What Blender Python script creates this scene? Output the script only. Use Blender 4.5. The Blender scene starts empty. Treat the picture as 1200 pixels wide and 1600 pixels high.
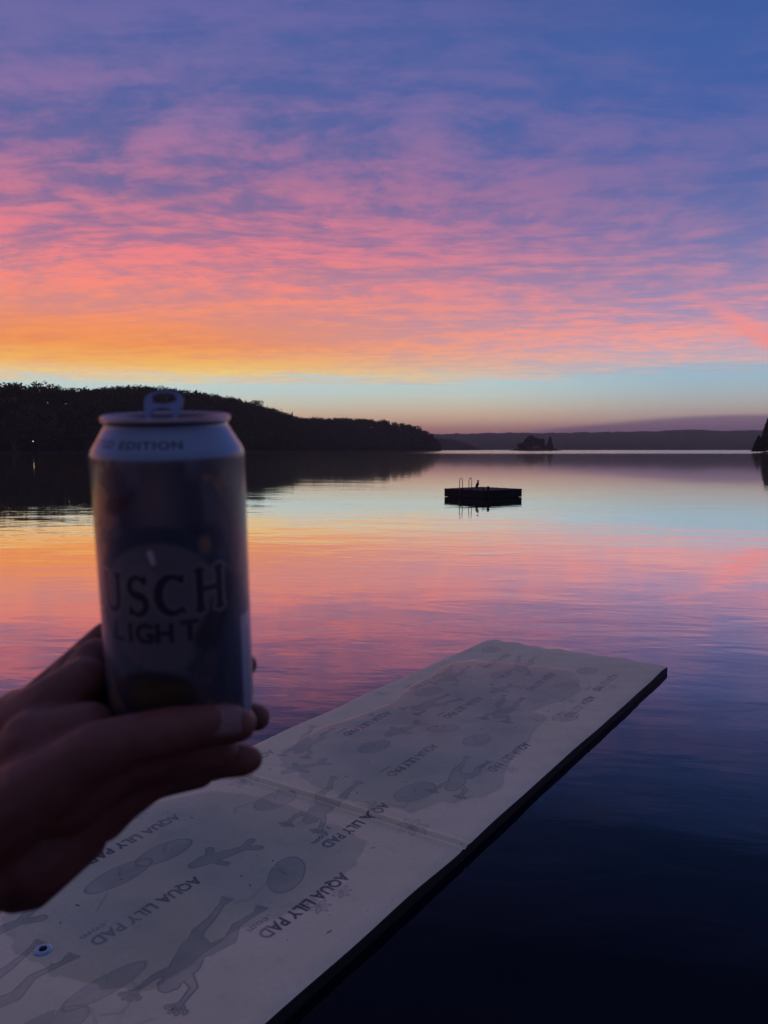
import bpy, bmesh, math, random
import numpy as np
from mathutils import Vector, Matrix

random.seed(7)
rng = np.random.default_rng(11)
sc = bpy.context.scene
col = sc.collection
R = math.radians

# ------------------------------------------------------------------ camera
CAM_Z = 2.075
cd = bpy.data.cameras.new('camera')
cam = bpy.data.objects.new('camera', cd)
col.objects.link(cam)
cam.location = (0, 0, CAM_Z)
cam.rotation_euler = (R(90 - 4.85), 0, 0)
cd.sensor_fit = 'VERTICAL'
cd.sensor_height = 36
cd.sensor_width = 27
cd.lens = 26
cd.clip_start = 0.02
cd.clip_end = 20000
cd.dof.use_dof = True
cd.dof.focus_distance = 14
cd.dof.aperture_fstop = 13
sc.camera = cam

# ------------------------------------------------------------------ colour helpers
def lin(c):
    c = c / 255.0
    return c / 12.92 if c <= 0.04045 else ((c + 0.055) / 1.055) ** 2.4
def rgb(r, g, b):
    return (lin(r), lin(g), lin(b), 1.0)

class NT:
    """small node-graph helper"""
    def __init__(s, tree):
        s.t = tree
    def new(s, typ, **kw):
        n = s.t.nodes.new(typ)
        for k, v in kw.items():
            setattr(n, k, v)
        return n
    def put(s, sock, v):
        if isinstance(v, bpy.types.NodeSocket):
            s.t.links.new(v, sock)
        else:
            sock.default_value = v
    def m(s, op, a, b=0.0, c=0.0):
        n = s.new('ShaderNodeMath', operation=op)
        s.put(n.inputs[0], a); s.put(n.inputs[1], b); s.put(n.inputs[2], c)
        return n.outputs[0]
    def sm(s, x, lo, hi, a=0.0, b=1.0):
        n = s.new('ShaderNodeMapRange', interpolation_type='SMOOTHSTEP')
        s.put(n.inputs[0], x); s.put(n.inputs[1], lo); s.put(n.inputs[2], hi)
        s.put(n.inputs[3], a); s.put(n.inputs[4], b)
        return n.outputs[0]
    def mix(s, f, a, b, blend='MIX'):
        n = s.new('ShaderNodeMix', data_type='RGBA', blend_type=blend)
        s.put(n.inputs[0], f); s.put(n.inputs[6], a); s.put(n.inputs[7], b)
        return n.outputs[2]
    def ramp(s, x, stops):
        n = s.new('ShaderNodeValToRGB')
        e = n.color_ramp.elements
        e[0].position, e[0].color = stops[0]
        e[1].position, e[1].color = stops[-1]
        for p, c in stops[1:-1]:
            k = e.new(p); k.color = c
        s.put(n.inputs[0], x)
        return n.outputs[0]
    def noise(s, vec, scale, detail=3.0, rough=0.5, dist=0.0):
        n = s.new('ShaderNodeTexNoise')
        s.put(n.inputs['Vector'], vec); n.inputs['Scale'].default_value = scale
        n.inputs['Detail'].default_value = detail; n.inputs['Roughness'].default_value = rough
        n.inputs['Distortion'].default_value = dist
        return n.outputs[0]
    def xyz(s, x, y, z):
        n = s.new('ShaderNodeCombineXYZ')
        s.put(n.inputs[0], x); s.put(n.inputs[1], y); s.put(n.inputs[2], z)
        return n.outputs[0]
    def sep(s, v):
        n = s.new('ShaderNodeSeparateXYZ'); s.put(n.inputs[0], v)
        return n.outputs

# ------------------------------------------------------------------ world: dusk sky with a sunset-lit cloud deck
world = bpy.data.worlds.new('World')
sc.world = world
world.use_nodes = True
wt = world.node_tree
wt.nodes.clear()
W = NT(wt)
tc = W.new('ShaderNodeTexCoord')
x, y, z = W.sep(tc.outputs['Generated'])
zc = W.m('MAXIMUM', z, 0.0)
horiz = W.m('SQRT', W.m('ADD', W.m('MULTIPLY', y, y), W.m('MULTIPLY', W.m('MULTIPLY', x, x), 0.75)))
el = W.m('DIVIDE', W.m('ARCTAN2', zc, horiz), R(45))            # 1.0 = 45 degrees up
az = W.m('DIVIDE', W.m('ARCTAN2', x, y), R(1))                   # degrees right of the view
# cloud deck coordinates (where the line of sight meets a high flat layer)
zz = W.m('ADD', zc, 0.05)
px = W.m('DIVIDE', x, zz)
py = W.m('DIVIDE', y, zz)
warp = W.noise(W.xyz(W.m('MULTIPLY', px, 0.5), py, 3.1), 0.9, 3)
wv = W.m('MULTIPLY', W.m('SUBTRACT', warp, 0.5), 0.7)
pc = W.xyz(W.m('ADD', W.m('MULTIPLY', px, 0.42), wv), W.m('ADD', W.m('ADD', py, wv), W.m('MULTIPLY', px, 0.10)), 0.0)
big = W.noise(pc, 1.15, 5, 0.55, 0.3)
rip = W.noise(W.xyz(W.m('MULTIPLY', px, 0.46), W.m('ADD', W.m('ADD', py, W.m('MULTIPLY', px, 0.06)), wv), 7.7), 7.0, 7, 0.66, 0.2)
puff = W.noise(W.xyz(W.m('MULTIPLY', px, 1.0), W.m('ADD', py, wv), 1.7), 4.6, 7, 0.66, 0.2)
dens = W.m('ADD', W.m('ADD', W.m('MULTIPLY', big, 0.36), W.m('MULTIPLY', rip, 0.36)), W.m('MULTIPLY', puff, 0.28))
lit = W.sm(dens, 0.42, 0.585)

def st(deg): return deg / 45.0
def stops(*l): return [(st(d), rgb(*c)) for d, c in l]
L_lit = W.ramp(el, stops((5.0, (255, 224, 150)), (5.6, (255, 220, 118)), (6.4, (255, 194, 94)), (7.6, (255, 160, 84)),
    (8.8, (255, 152, 94)), (10.0, (255, 150, 112)), (12.0, (255, 140, 126)), (14.5, (240, 130, 138)), (18.5, (190, 120, 152)),
    (22.6, (146, 114, 164)), (26.4, (112, 106, 164)), (30, (98, 100, 164)), (40, (106, 100, 148))))
L_drk = W.ramp(el, stops((5.0, (226, 212, 190)), (5.6, (246, 206, 160)), (6.4, (252, 172, 106)), (7.6, (244, 144, 88)),
    (8.8, (240, 146, 106)), (10.0, (226, 142, 132)), (12.0, (200, 134, 148)), (14.5, (168, 118, 152)), (18.5, (116, 104, 156)),
    (22.6, (88, 98, 158)), (26.4, (78, 96, 160)), (30, (72, 93, 158)), (40, (84, 90, 138))))
R_lit = W.ramp(el, stops((5.0, (214, 200, 200)), (5.6, (224, 192, 192)), (6.4, (238, 180, 172)), (7.6, (252, 168, 158)),
    (8.8, (246, 158, 154)), (10.0, (234, 150, 160)), (12.0, (196, 140, 170)), (14.5, (160, 128, 170)), (18.5, (112, 110, 168)),
    (22.6, (92, 102, 166)), (26.4, (76, 97, 162)), (30, (68, 90, 155)), (40, (94, 96, 142))))
R_drk = W.ramp(el, stops((5.0, (172, 192, 206)), (5.6, (176, 190, 208)), (6.4, (186, 182, 202)), (7.6, (202, 168, 190)),
    (8.8, (184, 154, 186)), (10.0, (166, 146, 184)), (12.0, (140, 132, 180)), (14.5, (114, 118, 174)), (18.5, (82, 102, 167)),
    (22.6, (66, 96, 166)), (26.4, (60, 94, 163)), (30, (58, 88, 154)), (40, (78, 87, 134))))
azl = W.mix(W.sm(el, 8 / 45, 13 / 45), W.sm(az, -20.0, 23.0), W.sm(az, -13.0, 30.0))
cl_l = W.mix(lit, L_drk, L_lit)
cl_r = W.mix(lit, R_drk, R_lit)
cloud = W.mix(azl, cl_l, cl_r)
# open band of clear sky under the deck
C_l = W.ramp(el, stops((0.0, (150, 100, 118)), (0.9, (206, 134, 132)), (1.8, (222, 158, 140)), (2.6, (228, 200, 168)), (3.4, (216, 216, 194)), (4.2, (204, 224, 220)), (5.2, (200, 226, 226)), (7.0, (176, 208, 222))))
C_r = W.ramp(el, stops((0.0, (112, 94, 122)), (0.9, (128, 100, 134)), (1.5, (150, 118, 144)), (2.2, (186, 160, 160)), (3.2, (188, 184, 182)), (4.2, (176, 194, 202)), (5.2, (166, 196, 212)), (7.0, (150, 184, 210))))
C_m = W.ramp(el, stops((0.0, (150, 104, 126)), (0.9, (176, 124, 140)), (1.6, (198, 146, 140)), (2.2, (220, 180, 158)), (3.0, (220, 202, 178)), (4.0, (206, 216, 206)), (5.0, (194, 218, 220)), (7.0, (160, 198, 216))))
clear = W.mix(W.sm(az, -18, 3), C_l, C_m)
clear = W.mix(W.sm(az, 4, 25), clear, C_r)
# ragged lower edge of the deck, streaked along the horizon
elx = W.m('MULTIPLY', el, 45.0)
streak = W.noise(W.xyz(W.m('MULTIPLY', az, 0.16), W.m('ADD', W.m('MULTIPLY', elx, 2.1), W.m('MULTIPLY', az, 0.06)), 4.4), 1.0, 4, 0.55, 0.6)
slow = W.noise(W.xyz(W.m('MULTIPLY', az, 0.05), elx, 9.0), 0.5, 2)
edge = W.m('ADD', elx, W.m('MULTIPLY', W.m('SUBTRACT', streak, 0.5), 3.4))
azr = W.sm(az, 2, 22, 0.0, 0.75)
lower = W.m('ADD', W.sm(az, -24, -4, 4.45, 4.85), azr)
keep = W.sm(elx, 4.6, 5.0)
cover = W.m('MULTIPLY', W.sm(W.m('SUBTRACT', edge, lower), -0.5, 0.9), keep)
sky = W.mix(cover, clear, cloud)
# one pink plume leaning out of the deck at the right
d1 = W.m('SUBTRACT', elx, W.m('ADD', 8.7, W.m('MULTIPLY', W.m('SUBTRACT', az, 25.5), -0.72)))
pl = W.m('MULTIPLY', W.sm(W.m('ABSOLUTE', W.m('ADD', d1, W.m('MULTIPLY', W.m('SUBTRACT', puff, 0.5), 1.6))), 0.0, 1.25, 1.0, 0.0),
         W.m('MULTIPLY', W.sm(elx, 5.8, 7.2), W.m('MULTIPLY', W.sm(elx, 8.4, 11.5, 1.0, 0.0), W.sm(az, 19, 24))))
sky = W.mix(W.m('MULTIPLY', pl, 0.85), sky, rgb(250, 150, 150))
# low violet bank along the horizon to the right
bank_top = W.m('ADD', W.sm(az, 0, 26, 0.7, 2.35), W.m('MULTIPLY', W.m('SUBTRACT', slow, 0.5), 0.8))
bank = W.m('MULTIPLY', W.sm(W.m('SUBTRACT', elx, bank_top), -0.25, 0.2, 1.0, 0.0), W.sm(az, 4, 14))
sky = W.mix(W.m('MULTIPLY', bank, 0.72), sky, rgb(112, 90, 128))
# away from sunset the unseen sky is darkened to dim can and hand
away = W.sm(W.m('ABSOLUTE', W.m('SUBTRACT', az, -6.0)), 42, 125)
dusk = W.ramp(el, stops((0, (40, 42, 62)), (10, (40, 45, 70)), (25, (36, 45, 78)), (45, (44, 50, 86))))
away = W.m('MULTIPLY', away, W.sm(z, 0.5, 0.92, 0.92, 0.0))           # overhead the deck goes on, tinted mauve out of view to warm the mat
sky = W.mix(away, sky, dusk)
sky = W.mix(W.sm(z, -0.02, 0.0), rgb(40, 44, 66), sky)
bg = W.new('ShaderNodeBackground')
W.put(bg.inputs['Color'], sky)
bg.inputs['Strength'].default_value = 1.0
nishita = W.new('ShaderNodeTexSky', sky_type='NISHITA')
nishita.sun_disc = False
nishita.sun_elevation = R(-3.0)
nishita.sun_rotation = R(-22.0)
bg2 = W.new('ShaderNodeBackground')
W.put(bg2.inputs['Color'], nishita.outputs[0])
bg2.inputs['Strength'].default_value = 0.05
add = W.new('ShaderNodeAddShader')
wt.links.new(bg.outputs[0], add.inputs[0]); wt.links.new(bg2.outputs[0], add.inputs[1])
wo = W.new('ShaderNodeOutputWorld')
wt.links.new(add.outputs[0], wo.inputs['Surface'])
world.cycles.sampling_method = 'MANUAL'
world.cycles.sample_map_resolution = 1024

sc.view_settings.view_transform = 'Standard'
sc.view_settings.look = 'None'
sc.view_settings.exposure = 0.0
sc.view_settings.gamma = 1.0
sc.cycles.use_denoising = True
sc.cycles.volume_bounces = 0
sc.cycles.max_bounces = 6
sc.cycles.transparent_max_bounces = 8

# ------------------------------------------------------------------ object helpers
def mat_pbr(name, base, rough=0.6, metal=0.0, spec=None, noise=None, bump=None, **kw):
    m = bpy.data.materials.new(name)
    m.use_nodes = True
    N = NT(m.node_tree)
    b = m.node_tree.nodes['Principled BSDF']
    b.inputs['Base Color'].default_value = (*base[:3], 1)
    b.inputs['Roughness'].default_value = rough
    b.inputs['Metallic'].default_value = metal
    if spec is not None: b.inputs['Specular IOR Level'].default_value = spec
    g = N.new('ShaderNodeTexCoord').outputs['Object']
    if noise:
        sc_, amt = noise
        n = N.noise(g, sc_, 5, 0.6)
        lo = tuple(c * (1 - amt) for c in base[:3]) + (1,)
        hi = tuple(min(1, c * (1 + amt)) for c in base[:3]) + (1,)
        N.put(b.inputs['Base Color'], N.mix(N.sm(n, 0.3, 0.7), lo, hi))
    if bump:
        sc_, st_, di = bump
        bn = N.new('ShaderNodeBump')
        bn.inputs['Strength'].default_value = st_
        bn.inputs['Distance'].default_value = di
        N.put(bn.inputs['Height'], N.noise(g, sc_, 5, 0.6))
        N.put(b.inputs['Normal'], bn.outputs[0])
    return m

def link(name, me, material=None, parent=None, smooth=False, loc=None):
    o = bpy.data.objects.new(name, me)
    col.objects.link(o)
    if material is not None:
        me.materials.append(material)
    if smooth:
        me.polygons.foreach_set('use_smooth', [True] * len(me.polygons))
    if parent is not None:
        o.parent = parent
    if loc is not None:
        o.location = loc
    return o

def tag(o, label=None, cat=None, group=None, kind=None):
    if label: o['label'] = label
    if cat: o['category'] = cat
    if group: o['group'] = group
    if kind: o['kind'] = kind
    return o

def empty(name, loc, rz=0.0):
    o = bpy.data.objects.new(name, None)
    col.objects.link(o)
    o.location = loc
    o.rotation_euler = (0, 0, rz)
    o.empty_display_size = 0.1
    return o

def np_mesh(name, v, f):
    me = bpy.data.meshes.new(name)
    v = np.asarray(v, dtype=np.float32); f = np.asarray(f, dtype=np.int32)
    k = f.shape[1]
    me.vertices.add(len(v)); me.vertices.foreach_set('co', v.ravel())
    me.loops.add(f.size); me.loops.foreach_set('vertex_index', f.ravel())
    me.polygons.add(len(f))
    me.polygons.foreach_set('loop_start', np.arange(0, f.size, k, dtype=np.int32))
    me.polygons.foreach_set('loop_total', np.full(len(f), k, dtype=np.int32))
    me.update(calc_edges=True)
    return me

def box_bm(bm, c, s, rz=0.0, bev=0.0):
    r = bmesh.ops.create_cube(bm, size=1)
    vs = r['verts']
    bmesh.ops.scale(bm, vec=s, verts=vs)
    if bev:
        es = list({e for v in vs for e in v.link_edges})
        r2 = bmesh.ops.bevel(bm, geom=es, offset=bev, segments=1, affect='EDGES')
        vs = list({v for v in r2['verts']} | {v for v in vs if v.is_valid})
    if rz: bmesh.ops.rotate(bm, cent=(0, 0, 0), matrix=Matrix.Rotation(rz, 3, 'Z'), verts=vs)
    bmesh.ops.translate(bm, vec=c, verts=vs)

def bm_mesh(name, bm):
    me = bpy.data.meshes.new(name)
    bmesh.ops.recalc_face_normals(bm, faces=bm.faces)
    bm.to_mesh(me); bm.free()
    return me

def tube_vf(pts, rad, seg=8, cap=True):
    """swept tube through pts; rad a number or a list"""
    P = [Vector(p) for p in pts]
    n = len(P)
    rr = [rad] * n if not hasattr(rad, '__len__') else rad
    vs, fs = [], []
    nrm = None
    for i in range(n):
        t = (P[min(i + 1, n - 1)] - P[max(i - 1, 0)]).normalized()
        if nrm is None:
            a = Vector((0, 0, 1)) if abs(t.z) < 0.9 else Vector((1, 0, 0))
            nrm = t.cross(a).normalized()
        nrm = (nrm - t * nrm.dot(t)).normalized()
        b = t.cross(nrm)
        for k in range(seg):
            a = 2 * math.pi * k / seg
            vs.append(P[i] + (nrm * math.cos(a) + b * math.sin(a)) * rr[i])
    for i in range(n - 1):
        for k in range(seg):
            k2 = (k + 1) % seg
            fs.append((i * seg + k, i * seg + k2, (i + 1) * seg + k2, (i + 1) * seg + k))
    if cap:
        fs.append(tuple(range(seg - 1, -1, -1)))
        fs.append(tuple((n - 1) * seg + k for k in range(seg)))
    return [tuple(v) for v in vs], fs

def tube(name, pts, rad, material, parent=None, seg=8, smooth=True):
    vs, fs = tube_vf(pts, rad, seg)
    me = bpy.data.meshes.new(name)
    me.from_pydata(vs, [], fs); me.update()
    return link(name, me, material, parent, smooth)

def lathe(name, prof, material, parent=None, seg=96, smooth=True, uv=False):
    """prof: list of (radius, z); closed on the axis where radius is 0"""
    n = len(prof)
    vs, fs = [], []
    for (r, zc_) in prof:
        for k in range(seg):
            a = 2 * math.pi * k / seg
            vs.append((r * math.cos(a), r * math.sin(a), zc_))
    for i in range(n - 1):
        for k in range(seg):
            k2 = (k + 1) % seg
            fs.append((i * seg + k, i * seg + k2, (i + 1) * seg + k2, (i + 1) * seg + k))
    me = bpy.data.meshes.new(name)
    me.from_pydata(vs, [], fs)
    me.update()
    if uv:
        lay = me.uv_layers.new(name='UVMap')
        zt = max(p[1] for p in prof)
        for poly in me.polygons:
            ks = [me.loops[li].vertex_index % seg for li in poly.loop_indices]
            wrap = max(ks) - min(ks) > seg / 2
            for li, k in zip(poly.loop_indices, ks):
                kk = k + seg if (wrap and k < seg / 2) else k
                lay.data[li].uv = (kk / seg, me.vertices[me.loops[li].vertex_index].co.z / zt)
    bm = bmesh.new(); bm.from_mesh(me)
    bmesh.ops.remove_doubles(bm, verts=[v for v in bm.verts if math.hypot(v.co.x, v.co.y) < 1e-7], dist=1e-6)
    bm.to_mesh(me); bm.free()
    return link(name, me, material, parent, smooth)

# ------------------------------------------------------------------ rasterising of flat print
def font_tris(text, bold=0.0, spacing=1.0, shear=0.0):
    """triangles (N,3,2) of a line of text in the built-in font, scaled to cap height 1, starting at x=0"""
    cu = bpy.data.curves.new('t', 'FONT')
    cu.body = text; cu.offset = bold; cu.space_character = spacing; cu.shear = shear
    cu.resolution_u = 4
    o = bpy.data.objects.new('t', cu)
    col.objects.link(o)
    dg = bpy.context.evaluated_depsgraph_get()
    me = o.evaluated_get(dg).to_mesh()
    me.calc_loop_triangles()
    v = np.array([p.co[:2] for p in me.vertices]); t = np.array([lt.vertices[:] for lt in me.loop_triangles])
    tri = v[t]
    o.evaluated_get(dg).to_mesh_clear()
    bpy.data.objects.remove(o); bpy.data.curves.remove(cu)
    tri = tri - np.array([tri[..., 0].min(), 0])
    return tri / 0.70

def fill_tris(img, tri, val=1.0):
    H, Wd = img.shape
    for t in tri:
        x0, y0 = np.floor(t.min(0)).astype(int); x1, y1 = np.ceil(t.max(0)).astype(int) + 1
        x0, y0 = max(x0, 0), max(y0, 0); x1, y1 = min(x1, Wd), min(y1, H)
        if x1 <= x0 or y1 <= y0: continue
        X, Y = np.meshgrid(np.arange(x0, x1) + .5, np.arange(y0, y1) + .5)
        def e(a, b): return (b[0] - a[0]) * (Y - a[1]) - (b[1] - a[1]) * (X - a[0])
        e0, e1, e2 = e(t[0], t[1]), e(t[1], t[2]), e(t[2], t[0])
        ins = ((e0 >= 0) & (e1 >= 0) & (e2 >= 0)) | ((e0 <= 0) & (e1 <= 0) & (e2 <= 0))
        sub = img[y0:y1, x0:x1]
        sub[ins] = np.maximum(sub[ins], val)

def blur(a, k=1):
    for _ in range(k):
        a = (np.roll(a, 1, 0) + 2 * a + np.roll(a, -1, 0)) / 4
        a = (np.roll(a, 1, 1) + 2 * a + np.roll(a, -1, 1)) / 4
    return a

def capsule(X, Y, a, b, ra, rb):
    ax, ay = a; bx, by = b
    dx, dy = bx - ax, by - ay
    L = dx * dx + dy * dy + 1e-12
    t = np.clip(((X - ax) * dx + (Y - ay) * dy) / L, 0, 1)
    return np.hypot(X - ax - t * dx, Y - ay - t * dy) - (ra + (rb - ra) * t)

def ell(X, Y, c, rx, ry, ang):
    ca, sa = math.cos(ang), math.sin(ang)
    u_ = (X - c[0]) * ca + (Y - c[1]) * sa; v_ = -(X - c[0]) * sa + (Y - c[1]) * ca
    k = np.hypot(u_ / rx, v_ / ry)
    return (k - 1) * min(rx, ry)

def to_image(name, arr):
    h, w = arr.shape[:2]
    im = bpy.data.images.new(name, w, h, alpha=False, float_buffer=True)
    im.colorspace_settings.name = 'Non-Color'
    buf = np.ones((h, w, 4), dtype=np.float32)
    if arr.ndim == 2: buf[..., :3] = arr[..., None]
    else: buf[..., :3] = arr
    im.pixels.foreach_set(buf.ravel()); im.update(); im.pack()
    return im

def vnoise(h, w, cells, octs=4, seed=1):
    """smooth value noise field"""
    g = np.random.default_rng(seed)
    out = np.zeros((h, w)); amp, tot = 1.0, 0.0
    for o in range(octs):
        c = cells * 2 ** o
        ch, cw = max(2, int(c * h / w)), c
        q = g.random((ch + 2, cw + 2))
        yy = np.linspace(0, ch, h, endpoint=False); xx = np.linspace(0, cw, w, endpoint=False)
        yi, xi = yy.astype(int), xx.astype(int)
        fy, fx = yy - yi, xx - xi
        fy, fx = fy * fy * (3 - 2 * fy), fx * fx * (3 - 2 * fx)
        a = q[np.ix_(yi, xi)]; b = q[np.ix_(yi, xi + 1)]; c_ = q[np.ix_(yi + 1, xi)]; d = q[np.ix_(yi + 1, xi + 1)]
        out += amp * ((a * (1 - fx) + b * fx) * (1 - fy[:, None]) + (c_ * (1 - fx) + d * fx) * fy[:, None])
        tot += amp; amp *= 0.5
    return out / tot

# ================================================================== SETTING
# ------------------------------------------------------------------ lake
m_water = bpy.data.materials.new('lake_water')
m_water.use_nodes = True
N = NT(m_water.node_tree)
b = m_water.node_tree.nodes['Principled BSDF']
pos = N.new('ShaderNodeNewGeometry').outputs['Position']
wx, wy, wz = N.sep(pos)
dist = N.m('SQRT', N.m('ADD', N.m('MULTIPLY', wx, wx), N.m('MULTIPLY', wy, wy)))
far = N.m('MULTIPLY', N.sm(wy, 260, 460), N.sm(N.m('SUBTRACT', wx, N.m('MULTIPLY', wy, 0.075)), -25, 15))                       # a breeze roughens the open far reach of the lake
calm = N.noise(N.xyz(N.m('MULTIPLY', wx, 0.02), N.m('MULTIPLY', wy, 0.06), 0), 1.0, 3)
rough = N.m('ADD', N.sm(dist, 15, 90, 0.020, 0.042), N.m('MULTIPLY', far, 0.09))
rot_x = N.m('ADD', N.m('MULTIPLY', wx, 0.985), N.m('MULTIPLY', wy, -0.17))
rot_y = N.m('ADD', N.m('MULTIPLY', wx, 0.17), N.m('MULTIPLY', wy, 0.985))
w1 = N.noise(N.xyz(N.m('MULTIPLY', wx, 0.52), N.m('MULTIPLY', wy, 1.15), 0), 1.0, 3, 0.5, 0.35)
w2 = N.noise(N.xyz(N.m('MULTIPLY', rot_x, 0.16), N.m('MULTIPLY', rot_y, 0.42), 5.0), 1.0, 2, 0.5, 0.2)
w3 = N.noise(N.xyz(N.m('MULTIPLY', rot_x, 1.6), N.m('MULTIPLY', rot_y, 4.2), 2.0), 1.0, 3, 0.55, 0.4)
patch = N.sm(N.noise(N.xyz(N.m('MULTIPLY', rot_x, 0.10), N.m('MULTIPLY', rot_y, 0.22), 8.0), 1.0, 2), 0.35, 0.65, 0.45, 1.0)
hgt = N.m('ADD', N.m('ADD', N.m('MULTIPLY', N.m('MULTIPLY', w1, 0.011), patch), N.m('MULTIPLY', w2, 0.012)), N.m('MULTIPLY', N.m('MULTIPLY', w3, 0.0024), patch))
bn = N.new('ShaderNodeBump')
bn.inputs['Strength'].default_value = 1.0
bn.inputs['Distance'].default_value = 1.0
N.put(bn.inputs['Height'], N.m('MULTIPLY', hgt, N.sm(dist, 9, 55, 1.0, 0.25)))
# dark water body under a reflecting surface that turns to a mirror towards grazing view
lw = N.new('ShaderNodeLayerWeight'); lw.inputs['Blend'].default_value = 0.5
N.put(lw.inputs['Normal'], bn.outputs[0])
cosv = N.m('SUBTRACT', 1.0, lw.outputs['Facing'])
fres = N.ramp(cosv, [(p, (v, v, v, 1)) for p, v in ((0, 1), (.05, .95), (.10, .95), (.17, .87), (.25, .58), (.35, .23), (.45, .055), (.57, .014), (.75, .009), (1, .009))])
gl = N.new('ShaderNodeBsdfGlossy'); gl.inputs['Color'].default_value = (1, 1, 1, 1)
N.put(gl.inputs['Roughness'], rough); N.put(gl.inputs['Normal'], bn.outputs[0])
mxw = N.new('ShaderNodeMixShader'); N.put(mxw.inputs[0], fres)
df = N.new('ShaderNodeBsdfDiffuse'); df.inputs['Color'].default_value = (0.0010, 0.0034, 0.0125, 1)
N.t.links.new(df.outputs[0], mxw.inputs[1]); N.t.links.new(gl.outputs[0], mxw.inputs[2])
N.t.links.new(mxw.outputs[0], m_water.node_tree.nodes['Material Output'].inputs['Surface'])
N.t.nodes.remove(b)
me = np_mesh('lake', [(-7000, -600, 0), (7000, -600, 0), (7000, 7000, 0), (-7000, 7000, 0)], [(0, 1, 2, 3)])
tag(link('lake', me, m_water), kind='structure')

# ------------------------------------------------------------------ foliage building blocks
m_leaf = mat_pbr('leaf_mass', (0.050, 0.062, 0.030), 0.75, noise=(0.25, 0.35), spec=0.2)
m_needle = mat_pbr('needle_mass', (0.040, 0.052, 0.030), 0.8, noise=(0.4, 0.35), spec=0.2)
m_bark = mat_pbr('bark', (0.10, 0.075, 0.06), 0.9, noise=(2.0, 0.3), bump=(9, 0.6, 0.05))
m_soil = mat_pbr('forest_soil', (0.06, 0.05, 0.038), 0.95, noise=(0.08, 0.3))
m_rock = mat_pbr('shore_rock', (0.16, 0.14, 0.13), 0.85, noise=(1.2, 0.35), bump=(3, 0.7, 0.1))

def leaf_quads(cent, size, g):
    """one randomly turned diamond leaf clump at each centre -> (n,4,3)"""
    n = len(cent)
    a = g.normal(size=(n, 3)); a /= np.linalg.norm(a, axis=1)[:, None]
    b_ = g.normal(size=(n, 3)); b_ -= a * (a * b_).sum(1)[:, None]; b_ /= np.linalg.norm(b_, axis=1)[:, None]
    s = size * g.uniform(0.6, 1.3, n)[:, None]
    return np.stack([cent - a * s, cent - b_ * s * 0.7, cent + a * s, cent + b_ * s * 0.7], 1)

def broad_crown(g, w, h, n, size, z0=0.25):
    """lumpy broadleaf crown, local origin at the trunk foot"""
    k = g.integers(6, 10)
    c = np.stack([g.uniform(-.32, .32, k) * w, g.uniform(-.32, .32, k) * w, h * g.uniform(z0 + .12, .86, k)], 1)
    c[0] = (0, 0, h * .82)
    r = g.uniform(.17, .30, k) * w
    which = g.integers(0, k, n)
    d = g.normal(size=(n, 3)); d /= np.linalg.norm(d, axis=1)[:, None]
    p = c[which] + d * (r[which] * g.uniform(.55, 1.05, n) ** .5)[:, None] * np.array([1, 1, .8])
    return leaf_quads(p, size, g)

def conifer_crown(g, w, h, n, size, z0=0.08):
    t = 1 - np.sqrt(g.random(n)) * 0.999
    zc_ = z0 + (1 - z0) * t
    tier = 0.72 + 0.28 * np.abs(np.sin(zc_ * h * 2.1 + g.uniform(0, 3)))
    rad = (1 - t) ** 0.8 * w * .5 * tier * np.sqrt(g.uniform(.15, 1, n))
    a = g.uniform(0, 2 * math.pi, n)
    lob = 1 + .22 * np.sin(a * 5 + g.uniform(0, 6))
    p = np.stack([rad * lob * np.cos(a), rad * lob * np.sin(a), zc_ * h - rad * .25], 1)
    return leaf_quads(p, size, g)

def quads_mesh(name, q):
    q = q.reshape(-1, 3)
    return np_mesh(name, q, np.arange(len(q)).reshape(-1, 4))

def tree(name, loc, h, w, kind, label, cat, group=None, n=900, size=0.35, seed=0, lean=0.0):
    g = np.random.default_rng(seed)
    root = empty(name, loc, g.uniform(0, 6))
    tag(root, label, cat, group)
    top = h * (.7 if kind == 'broad' else .96)
    pts = [(lean * t * t * h, .1 * math.sin(3 * t + seed), t * top) for t in (0, .25, .5, .75, 1)]
    r0 = 0.018 * h + 0.05
    tv, tf = tube_vf(pts, [r0, r0 * .8, r0 * .6, r0 * .4, r0 * .12], 7)
    for i in range(7 if kind == 'broad' else 10):
        t = g.uniform(.3, .85); a = g.uniform(0, 6.28); ln = w * .34 * (1 if kind == 'broad' else 1.1 * (1 - t) + .1)
        s = Vector((lean * t * t * h, 0, t * top))
        up = ln * (.7 if kind == 'broad' else -.1)
        v2, f2 = tube_vf([s, s + Vector((math.cos(a) * ln * .5, math.sin(a) * ln * .5, up * .45)), s + Vector((math.cos(a) * ln, math.sin(a) * ln, up))], [r0 * .35, r0 * .22, r0 * .08], 5)
        o_ = len(tv); tv += v2; tf += [tuple(q + o_ for q in f) for f in f2]
    me = bpy.data.meshes.new('trunk'); me.from_pydata(tv, [], tf); me.update()
    link('trunk', me, m_bark, root, True)
    q = broad_crown(g, w, h, n, size) if kind == 'broad' else conifer_crown(g, w, h, n, size)
    q = q + np.array([1.0, 0, 0]) * (lean * (q[..., 2:3] / h) ** 2 * h)
    link('crown', quads_mesh('crown', q), m_needle if kind != 'broad' else m_leaf, root)
    return root

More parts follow.
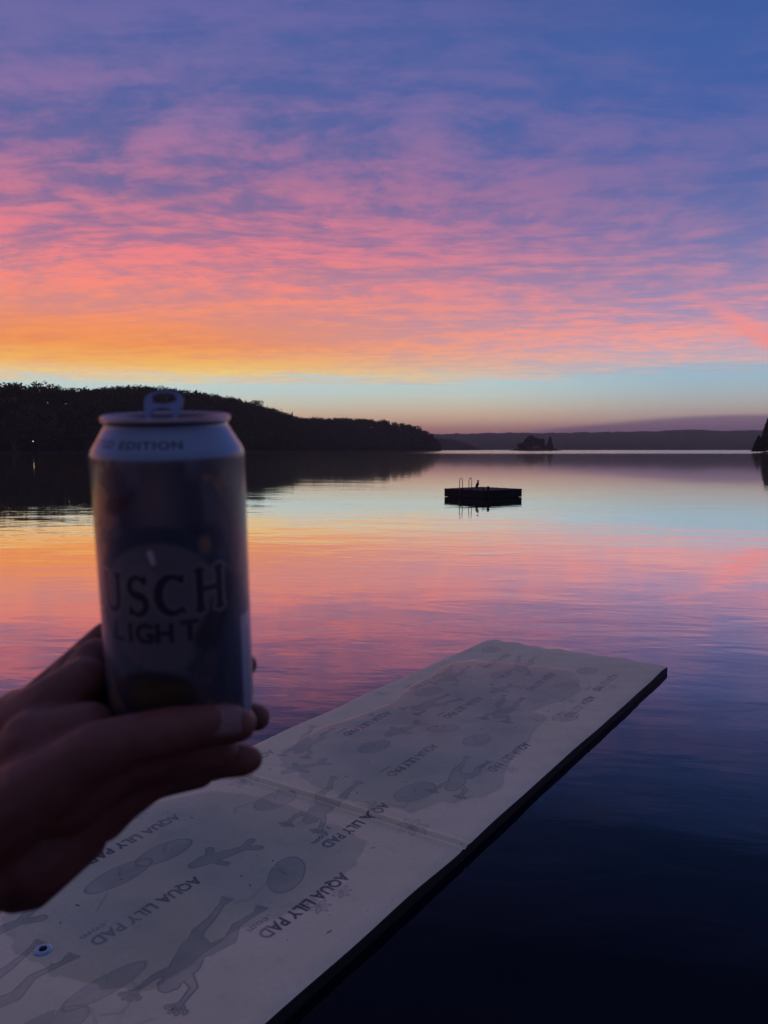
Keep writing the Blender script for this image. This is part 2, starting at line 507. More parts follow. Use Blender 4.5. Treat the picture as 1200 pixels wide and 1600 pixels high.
# ------------------------------------------------------------------ wooded left shore: terrain
# stations along the water's edge: (x, y, ridge ground height, depth to the ridge)
ST = [(-560, 40, 17, 120), (-360, 190, 21, 110), (-250, 285, 27, 90), (-186, 345, 27, 75), (-163, 392, 28, 70), (-140, 430, 28.5, 70), (-122, 470, 28.5, 70), (-108, 510, 35, 75), (-95, 560, 37, 75), (-84, 610, 37, 70), (-74, 660, 37, 70), (-55, 730, 34, 75), (-30, 790, 25.5, 80), (0, 845, 26.5, 80), (26, 890, 28, 75), (44, 925, 28, 65), (58, 950, 26.5, 50), (69, 972, 21, 30), (77, 990, 9, 14)]
ST = np.array(ST, float)
seg_len = np.r_[0, np.cumsum(np.hypot(np.diff(ST[:, 0]), np.diff(ST[:, 1])))]
def station(s):
    p = [np.interp(s, seg_len, ST[:, i]) for i in range(4)]
    e = 12.0
    tx = np.interp(s + e, seg_len, ST[:, 0]) - np.interp(s - e, seg_len, ST[:, 0])
    ty = np.interp(s + e, seg_len, ST[:, 1]) - np.interp(s - e, seg_len, ST[:, 1])
    L = np.hypot(tx, ty) + 1e-9
    return p[0], p[1], p[2], p[3], -ty / L, tx / L       # left-hand normal = inland
def ground_h(s, o):
    _, _, hr, dr, _, _ = station(s)
    t = np.clip(o / dr, 0, 4)
    rise = np.clip(t, 0, 1); rise = rise * rise * (3 - 2 * rise) * .8 + rise * .2
    fall = np.clip((t - 1.2) / 1.6, 0, 1)
    return (hr + 1.8) * rise * (1 - .55 * fall) + .35
S = np.linspace(0, seg_len[-1], 260); O = np.r_[-6, 0, 3, 8, 15, 25, 36, 48, 60, 75, 95, 120, 160, 210, 260]
vs = []
for o_ in O:
    sx, sy, _, _, nx, ny = station(S)
    hz = ground_h(S, o_) if o_ > 0 else np.full_like(S, -1.2 if o_ < 0 else 0.05)
    vs.append(np.stack([sx + nx * o_, sy + ny * o_, hz], 1))
vs = np.concatenate(vs)
idx = np.arange(len(vs)).reshape(len(O), len(S))
f = np.stack([idx[:-1, :-1], idx[:-1, 1:], idx[1:, 1:], idx[1:, :-1]], -1).reshape(-1, 4)
tag(link('hillside', np_mesh('hillside', vs, f), m_soil, smooth=True), kind='structure')

# ------------------------------------------------------------------ forest on the left shore (one mass)
g = np.random.default_rng(5)
variants = [broad_crown(g, 1, 1, 150, .066, .1) for _ in range(7)] + [conifer_crown(g, .45, 1.0, 150, .042) for _ in range(3)]
parts = []
n_tr = 5400
s_ = g.uniform(0, seg_len[-1] - 1, n_tr)
_, _, _, dr, _, _ = station(s_)
o_ = 1.0 + g.random(n_tr) ** 0.85 * dr * 1.45
front = g.random(n_tr) < 0.22
o_[front] = g.uniform(0.5, 7, front.sum())
sx, sy, hr, dr, nx, ny = station(s_)
gh = ground_h(s_, o_)
tipf = np.clip((seg_len[-1] - s_) / 60.0, .6, 1)
hh = g.uniform(8.0, 10.5, n_tr) + 1.2 * tipf
hh[g.random(n_tr) < .03] *= 1.15
hh[front] *= .62
vi = np.where(g.random(n_tr) < .10, g.integers(7, 10, n_tr), g.integers(0, 7, n_tr))
for k in range(10):
    sel = np.where(vi == k)[0]
    if not len(sel): continue
    a = g.uniform(0, 6.28, len(sel)); H_ = hh[sel]; Wd = H_ * g.uniform(.65, .95, len(sel))
    q = variants[k][None]
    X = q[..., 0] * np.cos(a)[:, None, None] - q[..., 1] * np.sin(a)[:, None, None]
    Y = q[..., 0] * np.sin(a)[:, None, None] + q[..., 1] * np.cos(a)[:, None, None]
    P = np.stack([X * Wd[:, None, None] + (sx + nx * o_)[sel][:, None, None], Y * Wd[:, None, None] + (sy + ny * o_)[sel][:, None, None],
                  q[..., 2] * H_[:, None, None] + gh[sel][:, None, None] - .3], -1)
    parts.append(P.reshape(-1, 4, 3))
tag(link('forest', quads_mesh('forest', np.concatenate(parts)), m_leaf), 'dark wooded hillside of mixed trees along the left shore', 'forest', kind='stuff')

# taller trees that stand clear of the wood's skyline
def on_ridge(s, o): 
    sx, sy, _, _, nx, ny = station(s)
    return (float(sx + nx * o), float(sy + ny * o), float(ground_h(s, o)) - .3)
base = seg_len
for i, (s, o, h, w, kind, lab) in enumerate([
    (base[3] + 12, 62, 17.5, 5.0, 'conifer', 'pointed spruce rising above the far left end of the ridge'),
    (base[11] - 8, 72, 15.5, 11, 'broad', 'round crowned tree rising above the ridge just right of the can'),
    (base[12] - 12, 70, 15.5, 4.0, 'conifer', 'thin spire tree in the dip of the wooded skyline'),
    (base[15] - 4, 40, 15.0, 8, 'broad', 'rounded tree topping the slope of the headland near its tip'),
    (base[17] + 2, 8, 8.0, 7, 'broad', 'last low tree at the water on the tip of the headland')]):
    tree('spruce_tree' if kind == 'conifer' else 'broadleaf_tree', on_ridge(s, o), h, w, kind, lab, 'tree', n=1000, size=.5, seed=40 + i)

# ------------------------------------------------------------------ far hills
m_far = mat_pbr('far_woods', (0.045, 0.055, 0.035), 0.95, noise=(0.02, 0.3))
def far_hill(name, azs, R0, hts, depth, rough, seed, n=1400):
    g = np.random.default_rng(seed)
    a = np.radians(np.linspace(azs[0], azs[-1], n))
    top = np.interp(np.degrees(a), azs, hts)
    jag = np.zeros(n)
    for k, am in ((260, .35), (520, .3), (1100, .2), (90, .3)):
        kn = g.random(k); jag += am * np.interp(np.linspace(0, k - 1, n), np.arange(k), kn)
    top = top + (jag - .55) * rough
    rows = []
    for rr, hf in ((0, -3.0), (2, .05), (25, .25), (depth * .4, .62), (depth * .75, .88), (depth, 1.0), (depth * 1.8, .8), (depth * 3, .2)):
        Rr = R0 / np.cos(a) * (1.0) + rr
        hz = top * hf if hf > 0 else np.full(n, hf)
        hz = hz + (g.random(n) - .5) * rough * (.5 if 0 < hf < 1 else 0)
        rows.append(np.stack([np.sin(a) * Rr, np.cos(a) * Rr, hz], 1))
    v = np.concatenate(rows); idx = np.arange(len(v)).reshape(len(rows), n)
    f = np.stack([idx[:-1, :-1], idx[:-1, 1:], idx[1:, 1:], idx[1:, :-1]], -1).reshape(-1, 4)
    return tag(link(name, np_mesh(name, v, f), m_far), kind='structure')
far_hill('far_hills', [-60, -30, 0, 4, 8, 12, 15, 19, 22.5, 25, 26.5, 29, 45, 65], 2500,
         [60, 62, 60, 62, 66, 66, 68, 72, 78, 74, 76, 80, 70, 70], 420, 9, 3)
far_hill('low_headland', [2.0, 3.5, 5.0, 6.2, 7.0, 7.6], 1700, [25, 31, 27, 20, 9, 1], 60, 4, 4, 400)

# ------------------------------------------------------------------ small wooded island
def mound(name, c, rx, ry, h, material, seed, kind='structure'):
    g = np.random.default_rng(seed)
    n, m = 40, 8
    ph = g.uniform(0, 6, 4)
    vs = [(0, 0, h)]
    for j in range(1, m + 1):
        t = j / m
        for i in range(n):
            a = 2 * math.pi * i / n
            wob = 1 + .12 * math.sin(3 * a + ph[0]) + .08 * math.sin(7 * a + ph[1]) + .05 * math.sin(13 * a + ph[2])
            zz_ = h * (1 - t ** 1.7) - (.9 if j == m else 0) + g.uniform(-.12, .12) * h * (t < 1)
            vs.append((math.cos(a) * rx * t * wob, math.sin(a) * ry * t * wob, zz_))
    fs = [(0, 1 + i, 1 + (i + 1) % n) for i in range(n)]
    for j in range(m - 1):
        for i in range(n):
            i2 = (i + 1) % n
            fs.append((1 + j * n + i, 1 + (j + 1) * n + i, 1 + (j + 1) * n + i2, 1 + j * n + i2))
    me = bpy.data.meshes.new(name); me.from_pydata(vs, [], fs); me.update()
    o = link(name, me, material, None, True, c)
    return tag(o, kind=kind)
IY = 1080.0
IX = 220.0
mound('island', (IX, IY, 0), 38, 16, 2.2, m_soil, 3)
isl = [(-12.5, 2, 16.5, 17, 'broad', 'broad tree with rounded crown on the left side of the small island'),
       (-7, -2, 21, 16, 'broad', 'tallest rounded tree in the middle of the small island'),
       (0, 3, 18.5, 15, 'broad', 'round crowned tree just right of the tallest one on the small island'),
       (6, -1, 16.0, 13, 'broad', 'lower round tree at the right of the main clump on the island'),
       (12.5, 2, 12.0, 8, 'conifer', 'short pointed fir in the gap of the small island trees'),
       (-19, 0, 9.5, 13, 'broad', 'lowest bushy tree at the left end of the island clump'),
       (21.5, 0, 20.0, 11, 'conifer', 'tall fir standing apart at the right end of the small island')]
for i, (dx, dy, h, w, kind, lab) in enumerate(isl):
    tree('fir_tree' if kind == 'conifer' else 'broadleaf_tree', (IX + dx, IY + dy, .8), h, w, kind, lab, 'tree', 'trees on the small island', n=2600, size=1.1, seed=70 + i)
g = np.random.default_rng(9)
k = 260
cx = g.uniform(-31, 31, k); cy = g.uniform(-9, 9, k)
q = leaf_quads(np.stack([IX + cx, IY + cy, g.uniform(.8, 4.2, k) * (1 - (np.abs(cx) / 36) ** 2) + .5], 1), 1.5, g)
tag(link('undergrowth', quads_mesh('undergrowth', q), m_leaf), 'low brush along the shore of the small island', 'bushes', kind='stuff')

# right-hand point with firs, cut by the frame
mound('wooded_point', (253, 432, 0), 37, 20, 2.0, m_soil, 8)
for i, (tx, ty, h, w, kind, lab) in enumerate([
    (222.5, 431, 19.5, 11, 'conifer', 'dark dense fir on the point at the right edge of the picture'),
    (227, 436, 21, 9, 'conifer', 'taller fir behind the one at the right edge'),
    (234, 430, 21, 9, 'conifer', 'fir on the point, second from its end'),
    (252, 435, 22, 12, 'broad', 'broadleaf tree on the point beyond the right edge'),
    (218.4, 433, 9, 7, 'conifer', 'low dense young fir at the waterline of the right-hand point')]):
    if tx < 245:
        tree('fir_tree' if kind == 'conifer' else 'broadleaf_tree', (tx, ty, 1.0), h, w, kind, lab, 'tree', 'trees on the right-hand point', n=4200, size=.55, seed=90 + i)

# ------------------------------------------------------------------ lamp on the far shore and its landing
m_wood = mat_pbr('weathered_wood', (0.13, 0.105, 0.085), 0.85, noise=(3.0, 0.35), bump=(14, 0.5, 0.01))
m_metal_dark = mat_pbr('dark_metal', (0.05, 0.05, 0.055), 0.45, 0.8)
lp = empty('shore_lamp', (-205.5, 433, 0.6))
tag(lp, 'small lit lamp on a pole at the dark left shore', 'lamp')
lp.location = (-172.5, 366.0, 0.6)
tube('pole', [(0, 0, 0), (0, 0, 5.5)], 0.07, m_metal_dark, lp, 8)
tube('arm', [(0, 0, 5.3), (0, -.35, 5.55), (0, -.8, 5.55)], 0.04, m_metal_dark, lp, 6)
m_lamp = bpy.data.materials.new('lamp_glow'); m_lamp.use_nodes = True
bb = m_lamp.node_tree.nodes['Principled BSDF']
bb.inputs['Emission Color'].default_value = (1.0, .72, .42, 1); bb.inputs['Emission Strength'].default_value = 4.5
bm = bmesh.new(); bmesh.ops.create_uvsphere(bm, u_segments=14, v_segments=8, radius=.16)
link('bulb', bm_mesh('bulb', bm), m_lamp, lp, True, (0, -.85, 5.4))
bm = bmesh.new(); bmesh.ops.create_cone(bm, segments=16, radius1=.34, radius2=.08, depth=.2, cap_ends=True)
link('lamp_shade', bm_mesh('lamp_shade', bm), m_metal_dark, lp, False, (0, -.85, 5.62))
ld = empty('landing_stage', (-168.5, 372, 0), R(35))
tag(ld, 'low wooden landing stage faintly seen on the dark left shore', 'dock')
bm = bmesh.new(); box_bm(bm, (0, 0, .55), (9, 2.4, .12)); link('deck', bm_mesh('deck', bm), m_wood, ld)
for sx_ in (-4.2, 0, 4.2):
    for sy_ in (-1.0, 1.0):
        tube('post', [(sx_, sy_, -1), (sx_, sy_, .9)], .1, m_wood, ld, 8)

# ================================================================== SWIM RAFT
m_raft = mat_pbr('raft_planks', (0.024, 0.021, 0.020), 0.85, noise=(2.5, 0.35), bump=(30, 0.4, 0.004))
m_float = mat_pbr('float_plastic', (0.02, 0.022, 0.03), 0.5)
m_rail = mat_pbr('rail_steel', (0.30, 0.30, 0.31), 0.35, 0.9)
raft = empty('swim_raft', (4.33, 32.3, 0), R(41))
tag(raft, 'square wooden swim raft floating in the middle of the lake', 'raft')
HALF = 1.20
TOP = 0.36
npl = 17
pw = 2 * HALF / npl
pm = None
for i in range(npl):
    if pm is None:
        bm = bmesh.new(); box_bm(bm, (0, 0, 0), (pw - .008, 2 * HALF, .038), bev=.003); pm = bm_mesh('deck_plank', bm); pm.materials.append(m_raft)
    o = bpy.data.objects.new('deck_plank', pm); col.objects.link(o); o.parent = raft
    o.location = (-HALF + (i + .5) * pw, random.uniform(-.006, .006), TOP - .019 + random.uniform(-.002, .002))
for sx_, sy_, l_, rz_ in ((0, HALF - .04, 2 * HALF - .01, 0), (0, -HALF + .04, 2 * HALF - .01, 0), (HALF - .04, 0, 2 * HALF - .17, 90), (-HALF + .04, 0, 2 * HALF - .17, 90), (0, 0, 2 * HALF - .18, 90)):
    bm = bmesh.new(); box_bm(bm, (0, 0, 0), (l_, .045, .31), bev=.004)
    o = link('frame_beam', bm_mesh('frame_beam', bm), m_raft, raft, False, (sx_, sy_, TOP - .195)); o.rotation_euler.z = R(rz_)
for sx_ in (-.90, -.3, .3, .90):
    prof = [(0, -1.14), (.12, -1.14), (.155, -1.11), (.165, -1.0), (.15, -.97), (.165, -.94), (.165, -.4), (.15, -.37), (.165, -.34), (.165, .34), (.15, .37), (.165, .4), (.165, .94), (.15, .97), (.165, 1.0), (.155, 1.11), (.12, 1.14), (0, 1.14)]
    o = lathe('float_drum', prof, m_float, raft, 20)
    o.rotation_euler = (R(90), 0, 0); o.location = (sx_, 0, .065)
# swim ladder: two hooped rails at the far-left side
lad = empty('swim_ladder', (0, 0, 0))
RW = Matrix.Translation(raft.location) @ Matrix.Rotation(R(41), 4, 'Z')
def raft_pt(wx_, wy_):         # world offset from the raft centre -> raft frame
    v = Matrix.Rotation(-R(41), 3, 'Z') @ Vector((wx_, wy_, 0)); return v.x, v.y
lad.parent = raft
tag(lad)
for dx in (-1.01, -.61):
    for_pts = []
    ww = .072
    for k in range(15):
        a = math.pi * k / 14
        for_pts.append((dx - math.cos(a) * ww, .0 - .1 * math.cos(a), TOP + .36 + math.sin(a) * .125))
    for_pts = [(dx - ww, -.1, -.35), (dx - ww, -.1, TOP)] + for_pts + [(dx + ww, .1, TOP)]
    pts = []
    for p_ in for_pts:
        lx, ly = raft_pt(p_[0], p_[1] - .45)
        pts.append((lx, ly, p_[2]))
    tube('hand_rail', pts, .0155, m_rail, lad, 8)
for zt in (-.25, .02, .2):
    a_ = raft_pt(-1.01 - .072, -.55); b_ = raft_pt(-.61 - .072, -.55)
    tube('rung', [(*a_, zt), (*b_, zt)], .015, m_rail, lad, 6)
for dx in (-1.0, -.62):
    lx, ly = raft_pt(dx, -.45)
    bm = bmesh.new(); box_bm(bm, (0, 0, 0), (.2, .12, .03), R(-41), .004)
    link('rail_foot', bm_mesh('rail_foot', bm), m_metal_dark, lad, False, (lx, ly, TOP + .016))
# corner post + cleat on the near corner
lx, ly = raft_pt(.02, -1.45)
pst = tube('corner_post', [(lx, ly, -.3), (lx, ly, TOP + .13), (lx, ly, TOP + .17)], [.055, .055, .045], m_raft, raft, 10)
lx, ly = raft_pt(-.16, -1.25)
bm = bmesh.new(); box_bm(bm, (0, 0, .03), (.05, .04, .06)); box_bm(bm, (0, 0, .072), (.16, .03, .022), bev=.004)
link('mooring_cleat', bm_mesh('mooring_cleat', bm), m_metal_dark, raft, False, (lx, ly, TOP))
# upright water bird standing on the raft
m_bird = mat_pbr('dark_plumage', (0.03, 0.028, 0.03), 0.7, noise=(20, 0.3))
brd = empty('water_bird', (0, 0, 0)); 
tag(brd, 'dark upright bird standing on the swim raft beside the ladder rails', 'bird')
brd.location = (4.33 - .28, 32.3 - .35, TOP)
v_, f_ = tube_vf([(-.10, 0, .03), (-.07, 0, .07), (-.035, 0, .14), (-.01, 0, .2), (.01, 0, .26), (.015, 0, .31), (.01, 0, .345), (.0, 0, .372), (.01, 0, .392)],
                 [.012, .03, .062, .066, .048, .032, .036, .036, .012], 12)
me = bpy.data.meshes.new('body'); me.from_pydata(v_, [], f_); me.update(); link('body', me, m_bird, brd, True)
tube('beak', [(.01, 0, .37), (.05, 0, .372), (.085, 0, .362)], [.012, .009, .003], m_bird, brd, 6)
for sy_ in (-.025, .025):
    tube('leg', [(-.02, sy_, .12), (-.01, sy_, .05), (-.01, sy_, .004)], [.012, .008, .008], m_bird, brd, 6)
    tube('foot', [(-.02, sy_, .006), (.045, sy_, .006)], [.008, .012], m_bird, brd, 6)

# ================================================================== FLOATING FOAM MAT
MC = Vector((2.643, 6.746, 0.0)); MA = R(54.6)
ua = Vector((-math.cos(MA), -math.sin(MA), 0)); ub = Vector((-math.sin(MA), math.cos(MA), 0))
ML, MW, MT = 6.9, 1.82, 0.066
PPM = 380
iw, ih = int(ML * PPM), int(MW * PPM)         # image x = along the mat, y = across it
AA, BB = np.meshgrid((np.arange(iw) + .5) / PPM, (np.arange(ih) + .5) / PPM)
ink = np.zeros((ih, iw)); wash = np.zeros((ih, iw))
def stamp(sd_fn, box, fill=.32, line=.55, lw=.0035, veins=None):
    a0, a1, b0, b1 = box
    i0, i1 = max(0, int(a0 * PPM)), min(iw, int(a1 * PPM)); j0, j1 = max(0, int(b0 * PPM)), min(ih, int(b1 * PPM))
    if i1 <= i0 or j1 <= j0: return
    X, Y = AA[j0:j1, i0:i1], BB[j0:j1, i0:i1]
    sd = sd_fn(X, Y)
    fl = np.clip(.5 - sd * PPM * .8, 0, 1) * fill
    ol = np.clip(1.2 - np.abs(sd) / lw, 0, 1) * line
    wash[j0:j1, i0:i1] = np.maximum(wash[j0:j1, i0:i1], fl)
    ink[j0:j1, i0:i1] = np.maximum(ink[j0:j1, i0:i1], ol)
def around(c, r): return (c[0] - r, c[0] + r, c[1] - r, c[1] + r)
def frog(c, ang, s=1.0, flip=1):
    """swimming frog seen from above; ang = direction of the head"""
    ca, sa = math.cos(ang), math.sin(ang)
    def P(x_, y_): return (c[0] + s * (x_ * ca - flip * y_ * sa), c[1] + s * (x_ * sa + flip * y_ * ca))
    limbs = []
    def chain(pts, rs):
        for p0, p1, r0, r1 in zip(pts, pts[1:], rs, rs[1:]): limbs.append((P(*p0), P(*p1), r0 * s, r1 * s))
    chain([(-.05, .03), (.06, 0), (.12, 0)], [.055, .062, .045])                       # body
    chain([(.10, .0), (.175, 0)], [.052, .036])                                       # head
    chain([(.165, .03), (.172, .032)], [.015, .013]); chain([(.165, -.03), (.172, -.032)], [.015, .013])
    for sg, sp in ((1, .9), (-1, 1.15)):
        chain([(-.04, .035 * sg), (-.13, .075 * sg * sp), (-.22, .06 * sg), (-.33, .085 * sg * sp)], [.034, .026, .016, .011])
        for d in (-.35, 0, .35): chain([(-.33, .085 * sg * sp), (-.375, (.085 * sp + .03 * d * 2) * sg)], [.010, .007])
        chain([(.11, .045 * sg), (.15, .085 * sg * sp), (.235, .10 * sg)], [.022, .014, .010])
        for d in (-.9, -.3, .3, .9):
            tip = (.285 - abs(d) * .022, (.10 + d * .042) * sg)
            chain([(.235, .10 * sg), tip], [.007, .005])
            chain([tip, (tip[0] + .002, tip[1])], [.010, .009])
    stamp(lambda X, Y: np.minimum.reduce([capsule(X, Y, *l) for l in limbs]), around(c, .48 * s), .42, .8)
def lily(c, r, ang, asp=.8):
    def sd(X, Y):
        e = ell(X, Y, c, r, r * asp, ang)
        n_ = capsule(X, Y, c, (c[0] + math.cos(ang + 2.2) * r * 1.3, c[1] + math.sin(ang + 2.2) * r * 1.3), .001, .014)
        return np.maximum(e, -n_)
    stamp(sd, around(c, r * 1.2), .36, .62)
def flower(c, s):
    for k in range(7):
        a = k * .9 + .3
        p = (c[0] + math.cos(a) * s * .5, c[1] + math.sin(a) * s * .5)
        stamp(lambda X, Y, p=p, a=a: ell(X, Y, p, s * .55, s * .2, a), around(c, s * 1.3), .12, .40, .0028)
    stamp(lambda X, Y: ell(X, Y, (c[0] + .02, c[1] - .02), s * .25, s * .25, 0), around(c, s), .2, .4)
def stem(pts):
    stamp(lambda X, Y: np.minimum.reduce([capsule(X, Y, p0, p1, .004, .004) for p0, p1 in zip(pts, pts[1:])]),
          (min(p[0] for p in pts) - .05, max(p[0] for p in pts) + .05, min(p[1] for p in pts) - .05, max(p[1] for p in pts) + .05), .15, .3, .003)
def koi(c, ang, s=1.0):
    ca, sa = math.cos(ang), math.sin(ang)
    def P(x_, y_): return (c[0] + s * (x_ * ca - y_ * sa), c[1] + s * (x_ * sa + y_ * ca))
    L = [(P(-.10, 0), P(.10, .01), .02 * s, .042 * s), (P(.10, .01), P(.16, .0), .042 * s, .026 * s), (P(-.10, 0), P(-.17, .045), .016 * s, .02 * s),
         (P(-.10, 0), P(-.17, -.04), .016 * s, .02 * s), (P(.07, .03), P(.04, .085), .015 * s, .02 * s), (P(.07, -.02), P(.03, -.075), .015 * s, .018 * s)]
    stamp(lambda X, Y: np.minimum.reduce([capsule(X, Y, *l) for l in L]), around(c, .25 * s), .5, .65)
tri_main = font_tris('AQUA LILY PAD', bold=.034, spacing=1.02)
tri_com = font_tris('.com', bold=.02, spacing=1.1)
txt = np.zeros((ih, iw))
tw = tri_main[..., 0].max()
def print_text(a0, a1, b0, dens_=1.0):
    k = (a1 - a0) / tw; kh = .062
    def place(tri, ox, oy, kx, ky):
        q = np.empty_like(tri); q[..., 0] = (a0 + ox + tri[..., 0] * kx) * PPM; q[..., 1] = (b0 - oy - tri[..., 1] * ky) * PPM
        return q
    tmp = np.zeros_like(txt)
    fill_tris(tmp, place(tri_main, 0, 0, k, kh))
    fill_tris(tmp, place(tri_com, (a1 - a0) * .78, -.052, .044, .034), 1.0)
    np.maximum(txt, tmp * dens_, out=txt)
PT = [(5.80, 6.36, .62), (6.1, 6.65, 1.2), (5.55, 6.1, 1.66), (4.83, 5.39, .90), (4.40, 4.96, .365), (4.50, 5.06, 1.455), (3.72, 4.27, .61), (2.85, 3.41, .81), (2.45, 3.0, .32), (2.50, 3.05, 1.44),
      (3.55, 4.10, 1.66), (1.80, 2.36, 1.03), (1.25, 1.8, .30), (.55, 1.1, .33), (1.40, 1.96, 1.60), (.85, 1.4, .80), (.5, 1.05, 1.40)]
for p_ in PT: print_text(*p_)
for c, an, s, fl in [((5.20, .47), -.28, 1.0, 1), ((5.88, .90), -.18, 1.05, 1), ((3.95, .86), -.25, .95, -1), ((3.20, .40), -.15, .85, 1), ((3.33, 1.53), -.35, .85, 1),
                     ((1.45, 1.48), -.3, .9, 1), ((1.95, .72), -.2, .9, -1), ((.8, 1.1), -.3, .9, 1), ((2.2, 1.25), .2, .8, 1)]:
    frog(c, an, s, fl)
for c, r, an, asp in [((5.50, .615), .165, .1, .33), ((4.78, 1.19), .15, .1, .5), ((5.03, 1.20), .17, .05, .42), ((4.56, .57), .15, -.5, .55), ((4.05, 1.13), .14, .1, .6),
                      ((3.5, .53), .15, .2, .6), ((1.80, .28), .13, .2, .6), ((5.74, .60), .14, .3, .5), ((2.60, .60), .13, .1, .6), ((2.55, .90), .12, .6, .6),
                      ((1.92, 1.43), .14, .2, .6), ((3.1, 1.12), .13, .2, .6), ((.6, .55), .12, .1, .7), ((1.1, .55), .11, .6, .7), ((.45, 1.6), .12, 0, .7), ((1.15, 1.15), .13, 0, .6)]:
    lily(c, r, an, asp)
for c, an, s in [((4.62, .93), .3, 1.0), ((5.60, 1.26), .1, 1.1), ((3.62, 1.28), .4, .9), ((2.72, 1.12), .2, 1.0), ((1.5, .95), .2, .9)]:
    koi(c, an, s)
for c, s in [((3.85, .325), .085), ((3.99, 1.46), .085), ((4.66, .285), .05), ((4.52, .27), .045), ((3.8, .64), .06), ((2.9, .2), .05), ((1.45, .38), .07), ((.9, .22), .06), ((4.63, 1.63), .06), ((2.2, 1.7), .07)]:
    flower(c, s)
for pts in [[(4.66, .60), (4.80, .56), (4.86, .60)], [(5.42, .58), (5.45, .48), (5.55, .45), (5.6, .5)], [(4.12, 1.20), (4.25, 1.24), (4.3, 1.2)], [(5.60, .55), (5.66, .42), (5.5, .33)], [(5.15, 1.12), (5.25, 1.05)], [(3.6, .5), (3.7, .48), (3.72, .56)]]:
    stem(pts)
wear = vnoise(ih, iw, 26, 5, 3)
ink_all = np.clip(np.maximum(blur(ink, 1), blur(txt, 1)), 0, 1) * (.55 + .75 * np.clip((wear - .3) * 2, 0, 1))
wash_all = blur(wash, 2) * (.4 + 1.0 * vnoise(ih, iw, 60, 3, 8))
# specks of dirt, pine needles and a dead leaf or two
dirt = np.zeros((ih, iw))
g = np.random.default_rng(21)
for _ in range(150):
    c = (g.uniform(0, ML), g.uniform(0, MW)); r = g.uniform(.0015, .0045) * (1 if g.random() > .06 else 2.4); a = g.uniform(0, 3.1)
    i0, i1, j0, j1 = [int(q) for q in ((c[0] - .03) * PPM, (c[0] + .03) * PPM, (c[1] - .03) * PPM, (c[1] + .03) * PPM)]
    i0, j0 = max(0, i0), max(0, j0)
    X, Y = AA[j0:j1, i0:i1], BB[j0:j1, i0:i1]
    if X.size == 0: continue
    sd = ell(X, Y, c, r * g.uniform(1, 3), r, a)
    dirt[j0:j1, i0:i1] = np.maximum(dirt[j0:j1, i0:i1], np.clip(.5 - sd * PPM, 0, 1) * g.uniform(.4, 1))
fade = .72 + .28 * np.clip((AA - 3.5) / .9, 0, 1)                 # the far half is more washed out
ink_all = ink_all * fade; wash_all = wash_all * fade
im_print = to_image('mat_print', np.stack([np.clip(ink_all, 0, 1), np.clip(wash_all, 0, 1), dirt], -1).astype(np.float32))

def mat_height(a, b):
    """top surface above the slab's mean: seam groove, slight dish where water collects, awash far end"""
    seam = 3.94 - .058 * (1.5 - b)
    d = a - seam
    z_ = .010 * np.exp(-((np.abs(d) - .030) / .018) ** 2) - .012 * np.exp(-(d / .013) ** 2)
    z_ = z_ * np.clip(.35 + .65 * np.sin(np.clip((b + .1) / 1.9, 0, 1) * math.pi), 0, 1)
    z_ = z_ + .004 * np.sin(a * 2.3 + 1) * np.sin(b * 3.1) + .0025 * np.sin(a * 6.1 + b * 4)
    edge_ = np.clip(np.minimum(b, MW - b) / .06, 0, 1)
    z_ = z_ - .008 * (1 - edge_) ** 2
    z_ = z_ + .0015 * (1 - edge_) * np.sin(a * 7.3 + b * 5 + 1) + .0015 * np.sin(a * 23 + 2) * np.sin(b * 19)
    z_ = z_ - (.022 + .006 * np.sin(b * 11) + .006 * np.sin(b * 27 + 1)) * np.clip((.16 - a) / .16, 0, 1) ** 1.3 * (.30 + .70 * (b / MW))
    return z_
def wob(a, b):  # slightly uneven outline of the sheet
    return a + .006 * math.sin(b * 9) * (a < .1), b + .005 * math.sin(a * 4.0 + 1)
m_mat = bpy.data.materials.new('mat_skin'); m_mat.use_nodes = True
N = NT(m_mat.node_tree); b = m_mat.node_tree.nodes['Principled BSDF']
ti = N.new('ShaderNodeTexImage'); ti.image = im_print; ti.extension = 'EXTEND'
ir, ig, ib = N.sep(ti.outputs['Color'])
obc = N.new('ShaderNodeTexCoord').outputs['Object']
n1 = N.noise(obc, 1.3, 5, 0.6); n2 = N.noise(obc, 45, 4, 0.6); n3 = N.noise(obc, 7, 5, .6, .5)
basec = N.mix(N.sm(n1, .3, .7), (.82, .77, .48, 1), (.90, .85, .56, 1))
basec = N.mix(N.m('MULTIPLY', N.sm(n2, .35, .75), .14), basec, (.42, .38, .36, 1))
basec = N.mix(N.m('MULTIPLY', N.sm(n3, .52, .72), .16), basec, (.40, .37, .30, 1))
basec = N.mix(N.m('MULTIPLY', ig, .95), basec, (.16, .22, .22, 1))
basec = N.mix(N.m('MULTIPLY', ir, .96), basec, (.09, .11, .14, 1))
basec = N.mix(ib, basec, (.03, .028, .025, 1))
N.put(b.inputs['Base Color'], basec)
b.inputs['Roughness'].default_value = .62
b.inputs['Specular IOR Level'].default_value = .3
bn = N.new('ShaderNodeBump'); bn.inputs['Strength'].default_value = .4; bn.inputs['Distance'].default_value = .002
N.put(bn.inputs['Height'], N.m('ADD', N.m('MULTIPLY', n2, .5), n3)); N.put(b.inputs['Normal'], bn.outputs[0])
m_foam = mat_pbr('foam_core', (0.012, 0.013, 0.016), 0.7, noise=(40, .4), bump=(120, .5, .001))
mt = empty('floating_mat', MC + Vector((0, 0, 0)))
tag(mt, 'large white foam water mat printed with frogs and lily pads floating below the hand', 'floating mat')
na, nb = 620, 120
asr = np.linspace(0, ML, na); 
asr = np.sort(np.r_[asr, np.linspace(3.80, 4.02, 60)]); na = len(asr)
